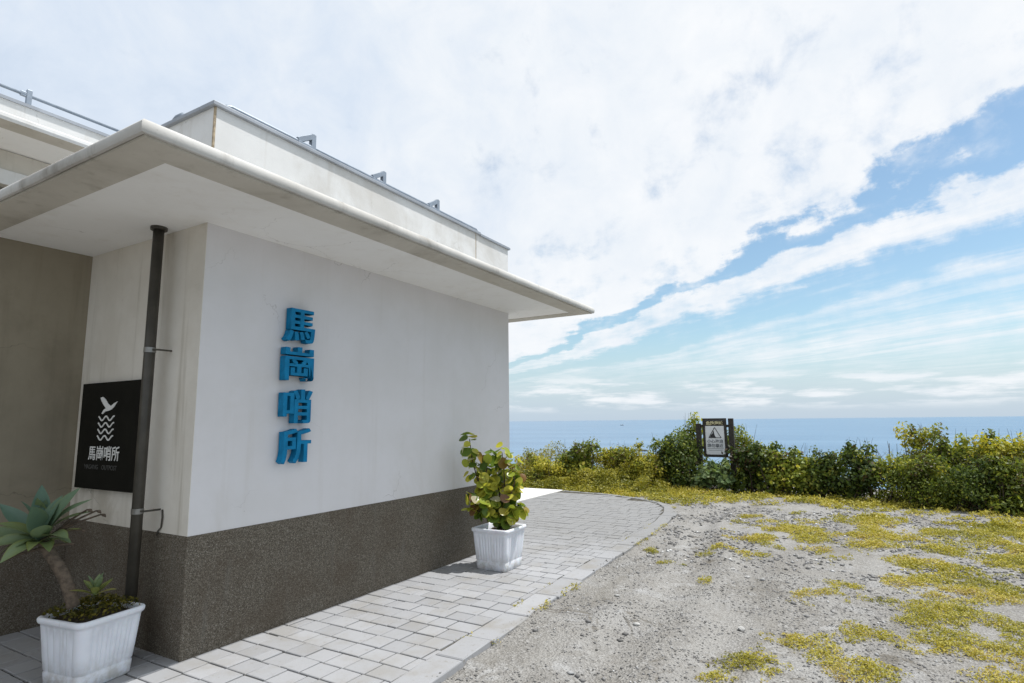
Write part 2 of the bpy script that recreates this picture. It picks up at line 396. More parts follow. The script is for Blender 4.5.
def build_sea():
    mb = MB(); e = 90000
    mb.add([(-e, -e, -25), (e, -e, -25), (e, e, -25), (-e, e, -25)], [(0, 1, 2, 3)])
    mt, t, b = mat('sea_water', .3, 0, .35); p = POS(t)
    n = t.noise(t.scale(p, (.006, .0016, 1)), 1, 5, .6)
    c = t.mix(t.smooth(n, .35, .7), (.06, .145, .245), (.10, .20, .31))
    t.put(b.inputs['Base Color'], c)
    w = t.math('ADD', t.noise(t.scale(p, (.35, .16, 1)), 1, 6, .6), t.math('MULTIPLY', t.noise(t.scale(p, (.05, .03, 1)), 1, 3), 2.))
    t.put(b.inputs['Normal'], t.bump(w, .5, 1.2))
    tag(mb.build('sea', mt), kind='structure')
build_sea()

# ------------------------------------------------------------------ pavement
def inset(poly, d):
    P = [Vector((x, y)) for x, y in poly]; out = []
    for i, p in enumerate(P):
        t = (P[min(i+1, len(P)-1)] - P[max(i-1, 0)]).normalized()
        out.append(p + Vector((-t.y, t.x))*d)
    return out
KIN = inset(EDGE, .22)
for k_ in range(8, len(EDGE)): KIN[k_] = inset(EDGE, max(.10, .22-.05*(k_-7)))[k_]
KX = np.array([p.x for p in KIN]); KY = np.array([p.y for p in KIN])
# a tiny joint bed just under the paving
mb = MB()
poly = [(p.x, p.y) for p in inset(EDGE, .05)]
n = len(poly)
mb.add([(x, y, -.012) for x, y in poly] + [(x, 1.85, -.012) for x, y in poly], [(i, i+1, n+i+1, n+i) for i in range(n-1)])
tag(mb.build('pavement_bed', M_joint), kind='structure')

def in_building(x, y): return (x > -.01 and -.004 < y and x < 4.45) or (x <= 0 and y > 1.72)
def paver(mb, x0, x1, y0, y1):
    g = .0045; ch = .004; dz = random.gauss(0, .0012); tx = random.gauss(0, .0012); ty = random.gauss(0, .0012)
    x0 += .007+random.gauss(0, .0015); x1 -= .006+random.gauss(0, .0015); y0 += .0055; y1 -= .0055
    if x1-x0 < .02 or y1-y0 < .02: return
    def zz(x, y): return dz + tx*(x-x0)/(x1-x0) + ty*(y-y0)/(y1-y0)
    v = [(x0, y0, -.03), (x1, y0, -.03), (x1, y1, -.03), (x0, y1, -.03)]
    v += [(x, y, zz(x, y)-ch) for x, y in ((x0, y0), (x1, y0), (x1, y1), (x0, y1))]
    v += [(x, y, zz(x, y)) for x, y in ((x0+ch, y0+ch), (x1-ch, y0+ch), (x1-ch, y1-ch), (x0+ch, y1-ch))]
    f = [(8, 9, 10, 11)]
    for a in (0, 4):
        for k in range(4): f.append((a+k, a+(k+1) % 4, a+4+(k+1) % 4, a+4+k))
    mb.add(v, f, min(1, max(0, random.gauss(.5, .22))))
def build_pavement():
    mb = MB(); w = .186; x = -4.0; ci = 0
    while x < 10.1:
        x1 = x + w; xm = (x+x1)/2
        ylo = max(np.interp(x, KX, KY), np.interp(x1, KX, KY)) if x1 < 9.6 else 1.9
        if x1 > 9.2: ylo = max(ylo, .0)
        xin = x1 < float(np.interp(max(ylo, -1.0), KY, KX)) + .3
        y = 1.85 if xm > 4.45 else (0.0 if xm > 0 else 1.715)
        y -= random.choice((0, 0, .06)) if xm < 4.4 else random.choice((0, .1))
        if y < (1.85 if xm > 4.45 else (0 if xm > 0 else 1.715)) - .001:
            paver(mb, x, x1, y, 1.85 if xm > 4.45 else (-.003 if xm > 0 else 1.715))
        elif xm > 0 and xm < 4.45: pass
        while y > ylo - .01:
            L = .19 if random.random() > .18 else random.choice((.1, .1, .3))
            y0 = y - L
            if y0 < ylo: y0 = ylo
            ok = True
            if x1 > 7.5:
                for cx, cy in ((x, y0), (x1, y0), (x1, y), (x, y)):
                    # inside the curved inner edge?
                    ye = np.interp(cx, KX, KY)
                    xe = np.interp(cy, KY[6:], KX[6:])
                    if cx > xe + .06: ok = False
            if ok: paver(mb, x, x1, y0, y)
            y = y0
            if y <= ylo + .001: break
        x = x1; ci += 1
    tag(mb.build('pavement', M_tile), kind='structure')
    # edging slabs: long kerb blocks following the edge
    P = [Vector(e) for e in EDGE]; seg = [0]
    for i in range(1, len(P)): seg.append(seg[-1] + (P[i]-P[i-1]).length)
    def at(poly, s):
        s = min(max(s, 0), seg[-1])
        i = min(max(np.searchsorted(seg, s)-1, 0), len(P)-2); f = (s-seg[i])/(seg[i+1]-seg[i])
        return Vector(poly[i]).lerp(Vector(poly[i+1]), f)
    mb = MB(); s = 1.0
    while s < seg[-1]-.05:
        L = random.choice((.6, .6, .4, .98)) if s < 13 else .4; e = min(s+L-.012, seg[-1]); dz = random.gauss(.002, .003); t = random.gauss(.5, .2)
        k = 4; top = []; 
        o = [at(P, s+(e-s)*i/k) for i in range(k+1)]; q = [at(KIN, s+(e-s)*i/k) for i in range(k+1)]
        jit = random.gauss(0, .014)
        ring = [Vector((p.x, p.y+jit)) for p in o] + q[::-1]
        cen = sum(ring, Vector((0, 0)))/len(ring)
        n = len(ring)
        v = [(p.x, p.y, -.16) for p in ring] + [(p.x, p.y, dz-.008) for p in ring] + [(*(p + (cen-p).normalized()*.010), dz) for p in ring]
        f = [tuple(range(2*n, 3*n))] + [(a+i, a+(i+1) % n, a+n+(i+1) % n, a+n+i) for a in (0, n) for i in range(n)]
        mb.add(v, f, min(1, max(0, t))); s += L
    tag(mb.build('pavement_edging', M_kerb), kind='structure')
    mb = MB(); mb.box((4.46, 1.862, -.2), (10.02, 7, .006))
    tag(mb.build('concrete_path', M_slab, bevel=.01), kind='structure')
build_pavement()

# ------------------------------------------------------------------ building
H = 3.0967; L = 4.4437; D = .8204; RY = 1.7234; E1 = 1.004; E2 = 1.031; E3 = .66; SW = .267
bld = empty('building', (0, 0, 0))
tag(bld, 'single storey grey plaster building with a wide flat overhanging eave and dark dado', 'building')
mb = MB(); mb.box((0, 0, D), (L, 7.5, H+.02)); mb.build('wall', M_wall, bld)
M_side = m_plaster('weathered_bounce_tinted_plaster', (.70, .665, .60), (.62, .58, .51), (.38, .34, .27), 100, .75)  # same paint as the front; beige carries warm bounced light, streaks are weathering
mb = MB(); mb.box((-.004, -.0005, D+.001), (-.0005, RY-.001, H+.011)); tag(mb.build('wall', M_side, bld), 'stained side wall behind the pipe, beige from warm bounce light')
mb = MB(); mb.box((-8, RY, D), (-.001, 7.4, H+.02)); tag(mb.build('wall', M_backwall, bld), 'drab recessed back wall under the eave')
mb = MB(); mb.box((-.006, -.006, -.2), (L+.006, 7.5, D)); mb.build('dado', M_dado, bld, bevel=.006)
mb = MB(); mb.box((-8, RY-.006, -.2), (-.007, 7.3, D)); mb.build('dado', M_dado, bld)
# eave: white soffit, tan underside strip with a drip groove, rounded white lip, screed top
YB = 7.6
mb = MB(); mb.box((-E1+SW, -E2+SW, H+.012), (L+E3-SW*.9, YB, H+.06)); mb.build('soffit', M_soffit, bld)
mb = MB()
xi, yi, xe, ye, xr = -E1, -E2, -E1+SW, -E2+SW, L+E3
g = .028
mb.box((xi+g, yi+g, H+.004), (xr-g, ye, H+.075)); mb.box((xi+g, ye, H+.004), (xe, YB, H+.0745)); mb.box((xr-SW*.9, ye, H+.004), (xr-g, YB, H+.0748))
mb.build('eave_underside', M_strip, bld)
mb = MB()                                                        # little bead beside the groove
mb.box((xi+g+.004, yi+g+.004, H+.000), (xr-g-.004, yi+g+.014, H+.0035)); mb.box((xi+g+.004, yi+g+.0145, H+.000), (xi+g+.014, YB, H+.0036))
mb.build('drip_bead', M_strip, bld)
def lip():
    mb = MB()
    prof = [(.022, H+.010), (.004, H+.011), (-.003, H+.022), (-.006, H+.045), (-.002, H+.068), (.012, H+.086), (.045, H+.098), (.12, H+.108), (.62, H+.16), (.62, H+.085), (.024, H+.082)]
    path = [((xi, YB), (1, 0)), ((xi, yi), (1, 1)), ((xr, yi), (-1, 1)), ((xr, YB), (-1, 0))]
    rings = []
    def sub(a, b, n): return [((a[0][0]+(b[0][0]-a[0][0])*i/n, a[0][1]+(b[0][1]-a[0][1])*i/n), None) for i in range(1, n)]
    pts = []
    dirs = [(1, 0), (0, 1), (-1, 0)]
    for k in range(3):
        pts.append((path[k][0], path[k][1]))
        nn = 34
        for i in range(1, nn):
            f = i/nn; p = (path[k][0][0]+(path[k+1][0][0]-path[k][0][0])*f, path[k][0][1]+(path[k+1][0][1]-path[k][0][1])*f)
            pts.append((p, dirs[k]))
    pts.append((path[3][0], path[3][1]))
    for (p, d) in pts:
        j = .005*noise.noise(Vector((p[0]*2.3, p[1]*2.3, 1)))+.003*noise.noise(Vector((p[0]*9, p[1]*9, 4)))
        rings.append([(p[0]+d[0]*(o+(j if i < 7 else 0)), p[1]+d[1]*(o+(j if i < 7 else 0)), z+(j*.8 if 3 < i < 8 else 0)) for i, (o, z) in enumerate(prof)])
    mb.loft(rings, True, True)
    return mb.build('eave_lip', M_lip, bld, smooth=True)
lp = lip(); lp.data.set_sharp_from_angle(angle=R_(50))
mb = MB(); mb.box((-.38, -.41, H+.09), (L+.05, YB-.01, H+.135)); mb.build('flat_roof', M_roof, bld)
# parapet on the wall line, in panels with rusty joints, thin grey metal coping, rails and brackets
HP = 4.045
mb = MB(); mb.box((0, 0, H+.12), (3.615, .13, HP)); mb.box((3.635, 0, H+.12), (L, .13, HP)); mb.box((L-.13, .131, H+.12), (L, 5.6, HP)); mb.box((0, .131, H+.12), (.13, 5.6, HP))
par = mb.build('parapet', M_white, bld)
mb = MB(); mb.box((3.6155, .004, H+.13), (3.6345, .12, HP-.002)); mb.build('joint_filler', M_rust, par); mb = MB(); mb.box((-.004, -.005, H+.13), (.011, .010, HP-.002)); mb.build('joint_filler', M_rust, par)
mb = MB(); mb.box((-.03, -.03, HP), (3.70, .16, HP+.035)); mb.box((3.705, -.028, HP-.012), (L+.03, .16, HP+.022)); mb.box((-.03, .1605, HP), (.16, 5.6, HP+.0345)); mb.box((L-.16, .1605, HP-.012), (L+.03, 5.6, HP+.0215))
mb.build('coping', M_cap, par, bevel=.005)
mb = MB()
mb.tube([(.10, .03, HP+.03), (.115, .03, HP+.06), (.15, .03, HP+.072), (3.66, .03, HP+.072), (3.70, .03, HP+.05), (3.71, .03, HP+.02)], .02, 10)
mb.build('handrail', M_metal, bld, smooth=True)
def bracket(x):
    mb = MB(); y = .03; t = .022; zb = HP+.035; h = .165; w = .17
    def bar(p, q, r=.024):
        p, q = Vector(p), Vector(q); d = (q-p); a = d.normalized(); s = Vector((0, 1, 0)); u = a.cross(s)
        v = [p+s*sy*t+u*su*r for sy, su in ((-1, -1), (1, -1), (1, 1), (-1, 1))]; v += [x_+d for x_ in v]
        mb.add(v, [(0, 3, 2, 1), (4, 5, 6, 7), (0, 1, 5, 4), (1, 2, 6, 5), (2, 3, 7, 6), (3, 0, 4, 7)])
    bar((x, y, zb-.002), (x, y, zb+h)); bar((x-w, y, zb+.045), (x+.012, y+.001, zb+h-.012)); bar((x-w, y-.001, zb+.016), (x-.015, y-.001, zb+.016))
    return mb
br = None
for x in (.965, 1.905, 2.835):
    bracket(x).build('rail_bracket', M_metal, bld, bevel=.003)
mb = MB(); mb.tube([(.05, .50, HP+.03), (.05, .50, HP+.075), (.05, .53, HP+.10), (.05, .60, HP+.10), (.05, .64, HP+.08)], .028, 10); mb.build('rail_end', M_metal, bld, smooth=True)  # bent end of another roof rail on the left parapet

# taller block behind, seen over the left eave
blk = empty('building', (-3, 5.9, 0))
tag(blk, 'taller cream block with its own eave and roof railing behind the low roof', 'building')
def loc(mb): mb.v = [(x+3, y-5.9, z) for x, y, z in mb.v]; return mb
H2 = 5.42; YW = 5.85; YE = 4.80
mb = MB(); mb.box((-9, YW, H+.15), (3.2, 10, 3.75)); mb.box((-9, YW, 4.95), (3.2, 10, H2)); mb.box((1.5, YW, 3.75), (3.2, 10, 4.95)); mb.box((-9, YW, 3.75), (-7.6, 10, 4.95)); loc(mb).build('wall', M_strip, blk)
mb = MB(); mb.box((-9, YW-.03, 4.93), (3.2, YW-.001, 5.14)); loc(mb).build('lintel_beam', M_white, blk, bevel=.006)
for x0 in (-7.6, -5.4, -3.2, -1.0):
    wf = MB(); x1 = x0+2.2 if x0 < -1.5 else 1.5
    for lo, hi in (((x0, YW+.12, 3.75), (x0+.07, YW+.2, 4.82)), ((x1-.07, YW+.12, 3.75), (x1-.002, YW+.2, 4.82)), ((x0+.07, YW+.12, 4.75), (x1-.07, YW+.2, 4.82)), ((x0+.07, YW+.12, 3.75), (x1-.07, YW+.2, 3.82)), (((x0+x1)/2-.03, YW+.121, 3.82), ((x0+x1)/2+.03, YW+.199, 4.75))): wf.box(lo, hi)
    w = loc(wf).build('window', M_frame, blk)
    gl = MB(); gl.box((x0+.05, YW+.16, 3.8), (x1-.05, YW+.17, 4.78)); loc(gl).build('pane', M_glass, w)
mb = MB(); mb.box((-9, YE+.31, H2+.012), (3.9, YW+.2, H2+.06)); loc(mb).build('soffit', M_soffit, blk)
mb = MB(); mb.box((-9, YE+.02, H2), (3.95, YE+.31, H2+.07)); loc(mb).build('eave_underside', M_strip, blk)
mb = MB()
mb.loft([[(x, YE+o, z) for o, z in ((.0, H2-.01), (-.012, H2+.03), (-.006, H2+.075), (.03, H2+.10), (1.1, H2+.14), (1.1, H2+.08), (.02, H2+.075))] for x in (-9, -4, 0, 4)]); loc(mb).build('eave_lip', M_white, blk, smooth=False)
mb = MB(); mb.box((-9, YW-.05, H2+.13), (3.2, YW+.1, 6.13)); pr2 = loc(mb).build('parapet', M_white, blk)
mb = MB(); mb.box((-9, YW-.08, 6.13), (3.23, YW+.13, 6.175)); loc(mb).build('coping', M_cap, pr2)
rl = MB(); rl.tube([(-9, YW, 6.335), (3.1, YW, 6.335)], .024, 8); loc(rl).build('handrail', M_metal, blk, smooth=True)
for k in range(9):
    x = .74+1.42*(k-6)
    rb = MB(); rb.box((x-.02, YW-.025, 6.175), (x+.045, YW+.025, 6.42)); rb.box((x-.09, YW-.02, 6.30), (x-.02, YW+.02, 6.37)); loc(rb).build('rail_bracket', M_metal, blk, bevel=.006)

# ------------------------------------------------------------------ raised blue characters
FONT = bpy.data.fonts.load('<builtin>') if '<builtin>' in bpy.data.fonts else None
def text_mesh(body, size, M, material, name, parent=None, extrude=.001, offset=0.0, bevel=0.0, sx=1.0, align='CENTER'):
    cu = bpy.data.curves.new(name, 'FONT'); cu.body = body; cu.size = size; cu.extrude = extrude; cu.offset = offset; cu.bevel_depth = bevel
    cu.align_x = align; cu.align_y = 'CENTER'; cu.resolution_u = 4
    o = bpy.data.objects.new(name, cu); COL.objects.link(o)
    bpy.context.view_layer.update()
    dg = bpy.context.evaluated_depsgraph_get()
    me = bpy.data.meshes.new_from_object(o.evaluated_get(dg)); bpy.data.objects.remove(o)
    me.name = name
    co = np.zeros(len(me.vertices)*3); me.vertices.foreach_get('co', co); co = co.reshape(-1, 3)
    if len(co):
        c = (co.max(0)+co.min(0))/2
        if align == 'CENTER': co[:, 0] -= c[0]
        co[:, 1] -= c[1]; co[:, 0] *= sx
    me.vertices.foreach_set('co', co.ravel())
    me.transform(M); me.update(); me.materials.clear(); me.materials.append(material)
    ob = bpy.data.objects.new(name, me); COL.objects.link(ob)
    if parent: ob.parent = parent
    return ob
def basis(right, up, org):
    r, u = Vector(right), Vector(up); n = r.cross(u); m = Matrix((r, u, n)).transposed().to_4x4(); m.translation = Vector(org); return m
def fit(me, w, h):
    co = np.zeros(len(me.vertices)*3); me.vertices.foreach_get('co', co); co = co.reshape(-1, 3)
    s = co.max(0)-co.min(0); co[:, 0] *= w/s[0]; co[:, 2] *= h/s[2]; me.vertices.foreach_set('co', co.ravel()); me.update()
order = ['topmost', 'second from the top', 'third from the top', 'lowest']
for i, (ch, zc) in enumerate(zip('馬崗哨所', (2.425, 2.098, 1.742, 1.415))):
    parts_ = []
    for q_, dx_ in enumerate((-.005, -.0017, .0017, .005)):
        g_ = text_mesh(ch, .30, basis((1, 0, 0), (0, 0, 1), (dx_, .0006*q_, 0)), M_blue, 'wall_letter', extrude=.032, offset=.0035); parts_.append(g_)
    bm = bmesh.new()
    for g_ in parts_: bm.from_mesh(g_.data)
    for g_ in parts_[1:]: bpy.data.objects.remove(g_)
    o = parts_[0]; bm.to_mesh(o.data); bm.free(); o.data.update()
    fit(o.data, .30, .285)
    o.location = (.835, -.046, zc)
    tag(o, 'raised blue character %s, %s of the four on the plaster wall' % (ch, order[i]), 'letter', 'raised blue characters on the wall')

# ------------------------------------------------------------------ black logo board
sb = empty('wall_sign', (-.03, 1.11, 1.09)); tag(sb, 'black board with white bird and waves logo on the recessed wall', 'sign')
SO = Vector((-.03, 1.11, 1.09))
def sl_(mb): mb.v = [tuple(Vector(p)-SO) for p in mb.v]; return mb
mb = MB(); mb.box((-.055, .655, 1.09), (-.0085, 1.565, 1.95)); sl_(mb).build('board', M_board, sb, bevel=.004)
def yz(mb, poly, x0=-.0595, x1=-.0555):                           # poly in (y,z)
    n = len(poly); v = [(x1, y, z) for y, z in poly]+[(x0, y, z) for y, z in poly]
    mb.add(v, [tuple(range(n)), tuple(range(2*n-1, n-1, -1))]+[(k, k+n, (k+1) % n+n, (k+1) % n) for k in range(n)])
mb = MB()  # bird: body with one raised wing, heading right
bc = (1.125, 1.752)
def bp(pts, k=.0026): return [(bc[0]-a*k*1.75, bc[1]+b*k) for a, b in pts]
yz(mb, bp([(-26, 28), (-18, 30), (-8, 22), (2, 8), (12, 0), (22, 8), (34, 14), (28, 6), (24, -2), (16, -10), (6, -14), (-6, -16), (-14, -24), (-18, -22), (-14, -14), (-10, -9), (-4, -6), (-14, 6), (-22, 18)]))
sl_(mb).build('bird_logo', M_ink, sb)
mb = MB()
for r, z in enumerate((1.655, 1.603, 1.551, 1.499)):
    cy = 1.125; pts = []; N = 33
    for i in range(N):
        a = i/(N-1); y = cy+.125-a*.25; pts.append((y, z+.017*math.cos(a*4*math.pi+.3)))
    up_ = []; dn = []
    for i, (y, zz) in enumerate(pts):
        y0, z0 = pts[max(i-1, 0)]; y1, z1 = pts[min(i+1, N-1)]; d = Vector((y1-y0, z1-z0)).normalized(); w = .0058
        up_.append((y-d.y*w, zz+d.x*w)); dn.append((y+d.y*w, zz-d.x*w))
    for i in range(N-1): yz(mb, [up_[i], dn[i], dn[i+1], up_[i+1]])
sl_(mb).build('wave_logo', M_ink, sb)
Ms = basis((0, -1, 0), (0, 0, 1), Vector((-.0575, 1.125, 1.377))-SO)
t = text_mesh('馬崗哨所', .122, Ms, M_ink, 'sign_text', sb, extrude=.001, offset=.0012)
t.scale = (1, 1, 1.0)
for wd, yy in (('MAGANG', 1.305), ('OUTPOST', 1.02)):
    text_mesh(wd, .052, basis((0, -1, 0), (0, 0, 1), Vector((-.0575, yy, 1.266))-SO), M_faint, 'sign_subtitle', sb, extrude=.001, offset=.0003)

# ------------------------------------------------------------------ downpipe
dp = empty('downpipe', (-.13, .418, 0)); tag(dp, 'dark brown vertical rainwater pipe with two steel clamps in front of the recessed wall', 'downpipe')
mb = MB(); mb.tube([(0, 0, -.02), (0, 0, H+.01)], .038, 20); mb.build('pipe', M_pipe, dp, smooth=True)
mb = MB(); mb.tube([(0, 0, H-.012), (0, 0, H+.0115)], .058, 20); mb.build('collar', M_pipe, dp)
for z in (2.155, .985):
    mb = MB(); mb.tube([(0, 0, z-.02), (0, 0, z+.018)], .041, 20); c = mb.build('clamp', M_clamp, dp)
    mb = MB(); mb.tube([(.0, -.038, z), (.02, -.062, z), (.06, -.068, z), (.1245, -.068, z)], .007, 8); mb.build('clamp_arm', M_pipe, c)
cb = MB(); cb.tube([(-.012, .315, .985), (-.016, .30, .93), (-.012, .315, .86), (-.014, .35, .83), (-.02, .35, .80)], .006, 6)
tag(cb.build('wall_cable', M_pipe, smooth=True), 'thin dark cable hanging on the wall beside the lower pipe clamp', 'cable')

# ------------------------------------------------------------------ planters
def sq_ring(half, r, z, flute=0.0, n=26, cn=6, cutoff=.86):
    pts = []
    for k in range(4):
        a = k*math.pi/2; ca, sa = math.cos(a), math.sin(a)
        for i in range(n):
            s = -1+2*i/(n-1); y = s*(half-r); d = 0
            if flute and abs(s) < cutoff:
                d = flute if (int((s+1)*15.0) % 2) else 0
            x = half-d; pts.append((x*ca-y*sa, x*sa+y*ca, z))
        for i in range(1, cn):
            w = i/cn*math.pi/2; x = half-r+r*math.cos(w); y = half-r+r*math.sin(w); pts.append((x*ca-y*sa, x*sa+y*ca, z))
    return pts
def planter(loc, rz, label, sc=1.0, cr=.0):
    root = empty('planter', loc, rz); tag(root, label, 'planter', 'white plastic planters')
    h = .44*sc; b0, b1 = .185*sc, .222*sc
    def hf(z): return b0+(b1-b0)*z/h
    rings = []
    for z, ex, r, fl in ((0, -.006, .025, 0), (.008, 0, .028, 0), (.085, 0, .03, 0), (.092, -.004, .03, 0), (.098, -.005, .03, 0), (.104, -.001, .03, .007), (.20, 0, .03, .007), (.30, 0, .03, .007), (.378, 0, .03, .007), (.386, 0, .03, 0), (.398, .003, .032, 0), (.402, .010, .036, 0), (.412, .014, .038, 0), (.428, .014, .038, 0), (.437, .009, .036, 0), (.44, .001, .032, 0), (.438, -.012, .03, 0), (.43, -.018, .028, 0), (.36, -.024, .025, 0)):
        rings.append(sq_ring(hf(z*sc)+ex, r+cr, z*sc, fl))
    mb = MB(); mb.loft(rings, True, False); o = mb.build('pot', M_pot, root, smooth=True); o.data.set_sharp_from_angle(angle=R_(48))
    return root, hf
def soil(root, z, half, mound, seed):
    mb = MB(); n = 22; g = []
    for j in range(n+1):
        for i in range(n+1):
            a, b = -1+2*i/n, -1+2*j/n
            g.append((a*half, b*half, z+mound*(1-max(abs(a), abs(b))**2)+.014*noise.noise(Vector((a*5, b*5, seed)))))
    mb.add(g, [(j*(n+1)+i, j*(n+1)+i+1, (j+1)*(n+1)+i+1, (j+1)*(n+1)+i) for j in range(n) for i in range(n)])
    return mb.build('soil', M_soil, root, smooth=True)
PL = Vector((-.44, .26, 0)); PR = Vector((3.225, -.575, 0))
p1, hf = planter(PL, R_(9), 'white fluted planter holding the agave beside the dark downpipe', .94, .016); soil(p1, .38, .18, .04, 1)
p2, hf = planter(PR, R_(1), 'white fluted planter holding the sea grape bush beside the wall'); soil(p2, .375, .195, .012, 2)

# ---- agave with a bare leaning trunk
def AG(x, y, z):  # agave space: depth pulled onto the planter
    return CAM + (Vector((x, y, z))-CAM)*.915
M_ag = m_leaf('agave_leaf', [(0, (.05, .10, .075)), (.35, (.10, .17, .125)), (.6, (.15, .21, .11)), (.8, (.17, .195, .045)), (1, (.28, .23, .08))], .15, .4)
M_agst = m_simple('agave_trunk_bark', (.105, .08, .058), .9, var=.35, sc=35, bump=.6)
ag = empty('agave', AG(-.42, .63, .40)); AO = ag.location.copy(); tag(ag, 'foxtail agave with broad blue green leaves on a bare leaning trunk', 'plant')
mb = MB(); 
tp = [AG(-.40, .61, .37), AG(-.415, .625, .45), AG(-.455, .655, .58), AG(-.50, .70, .69), AG(-.545, .74, .78), AG(-.56, .76, .86)]
pp = []
for i in range(25):
    f = i/24*(len(tp)-1); a = min(int(f), len(tp)-2); pp.append(tp[a].lerp(tp[a+1], f-a)-AO)
mb.tube(pp, [.034+.0035*(i % 2)-.004*i/24 for i in range(25)], 14); mb.build('trunk', M_agst, ag, smooth=True)
def agave_leaf(mb, base, tip, width, normal, bow=.12, tint=.4, cup=.28):
    base, tip = Vector(base), Vector(tip); d = tip-base; L_ = d.length; t = d.normalized(); n = (Vector(normal)-t*Vector(normal).dot(t)).normalized(); s = t.cross(n)
    ns, nw = 14, 7; v = []
    for i in range(ns):
        f = i/(ns-1)
        w = width*(.42+.58*math.sin(min(1, f/.52)*math.pi/2)) if f < .52 else width*max(0.02, math.cos((f-.52)/.48*math.pi/2)**.85)
        c = base+d*f+n*(bow*L_*math.sin(f*math.pi))
        for j in range(nw):
            g = -1+2*j/(nw-1); v.append(c+s*(g*w)+n*(cup*w*g*g))
    f_ = [(i*nw+j, i*nw+j+1, (i+1)*nw+j+1, (i+1)*nw+j) for i in range(ns-1) for j in range(nw-1)]
    b = len(mb.v); mb.add(v, f_)
    for i in range(ns):
        for j in range(nw):
            g = abs(-1+2*j/(nw-1)); mb.tint.append(min(1, max(0, tint+.10*(g > .9)+random.uniform(-.03, .03)-.12*(i < 3))))
C0 = Vector((-.56, .76, .845)); toC = (CAM-C0).normalized(); upv = Vector((0, 0, 1)); lf = -Rt
mb = MB()
spec = [  # tip (agave space), half width, normal, bow, tint
 ((-.735, .995, 1.075), .052, toC*.5+upv*.6, -.05, .30), ((-.60, .74, 1.20), .050, toC*.8-lf*.1, .05, .28), ((-.69, .62, 1.075), .060, toC*.9+upv*.5, -.06, .42),
 ((-.47, .50, 1.18), .044, toC*.7+lf*.6, .08, .45), ((-.52, .62, 1.13), .040, toC*.6+lf*.5, .05, .38), ((-.42, .44, 1.10), .030, toC*.5+lf*.6+upv*.3, .12, .50),
 ((-.395, .43, 1.02), .024, toC*.4+upv*.8, .10, .62), ((-.43, .53, .90), .022, upv+toC*.3, .06, .75), ((-.79, 1.07, .92), .058, upv+toC*.5, -.04, .58),
 ((-.82, .93, .80), .056, upv+toC*.5, .10, .62), ((-.80, .70, .73), .050, upv+toC*.5, .16, .64), ((-.55, .42, .865), .046, upv*.9+toC*.4, .10, .62),
 ((-.66, .50, .96), .052, upv*.7+toC*.6, .0, .55), ((-.62, .98, 1.08), .05, -toC*.3+upv*.5, .02, .30), ((-.50, .92, 1.06), .05, upv*.7-toC*.2, .04, .33), ((-.80, .80, .97), .055, upv+toC*.3, .05, .66),
 ((-.635, .70, 1.12), .036, toC*.8+lf*.3, -.12, .62), ((-.58, .71, 1.10), .034, toC*.8-lf*.3, -.10, .5)]
for i, (tip, w, n, bow, ti) in enumerate(spec):
    a = 2.4*i; bs = C0 + Vector((.022*math.cos(a), .022*math.sin(a), -.02+.05*(tip[2]-.85)))
    T = AG(*tip); B_ = AG(*bs)
    agave_leaf(mb, B_-AO, T-AO, w*1.02, n, bow, ti)
for dx in range(10):      # old drooping skirt
    a = 2*math.pi*dx/10+.2; r = random.uniform(.16, .24)
    tip = C0+Vector((math.cos(a)*r, math.sin(a)*r, random.uniform(-.10, .0)))
    agave_leaf(mb, AG(*(C0+Vector((0, 0, -.045))))-AO, AG(*tip)-AO, .038, upv, .2, random.uniform(.58, .72))
me_o = mb.build('leaf_rosette', M_ag, ag, smooth=True)
mb = MB()
mb.tube([AG(-.45, .57, .80)-AO, AG(-.51, .64, .80)-AO, AG(-.58, .74, .775)-AO, AG(-.66, .88, .73)-AO, AG(-.715, 1.03, .665)-AO], [.007, .009, .009, .008, .005], 7)
for tip in ((-.395, .425, 1.022), (-.37, .41, .995), (-.425, .48, 1.03), (-.43, .53, .893)):
    q = AG(*tip)-AO; c0 = AG(-.53, .70, .86)-AO; mb.tube([c0, c0.lerp(q, .5)+Vector((0, 0, .012)), q], [.008, .007, .005], 6); mb.tube([q, q+Vector((.008, -.02, -.004)), q+Vector((.012, -.034, -.014))], [.004, .011, .003], 6)
mb.build('dry_leaf_tips', M_stem, ag, smooth=True)
# pup and moss in the same pot
pup = empty('agave', AG(-.335, .475, .44)); PO = pup.location.copy(); tag(pup, 'small green agave pup on the moss of the planter', 'plant')
mb = MB()
for i in range(11):
    a = i*2.4; r = .035+.009*i; el = 1.25-.11*i
    tip = Vector((math.cos(a)*r*1.15, math.sin(a)*r*1.15, .03+.115*math.sin(max(el, .05))))
    agave_leaf(mb, (0, 0, .01), tip, .022, Vector((-math.cos(a)*.5, -math.sin(a)*.5, 1)), .05, .55+.03*i)
mb.build('leaf_rosette', M_ag, pup, smooth=True)

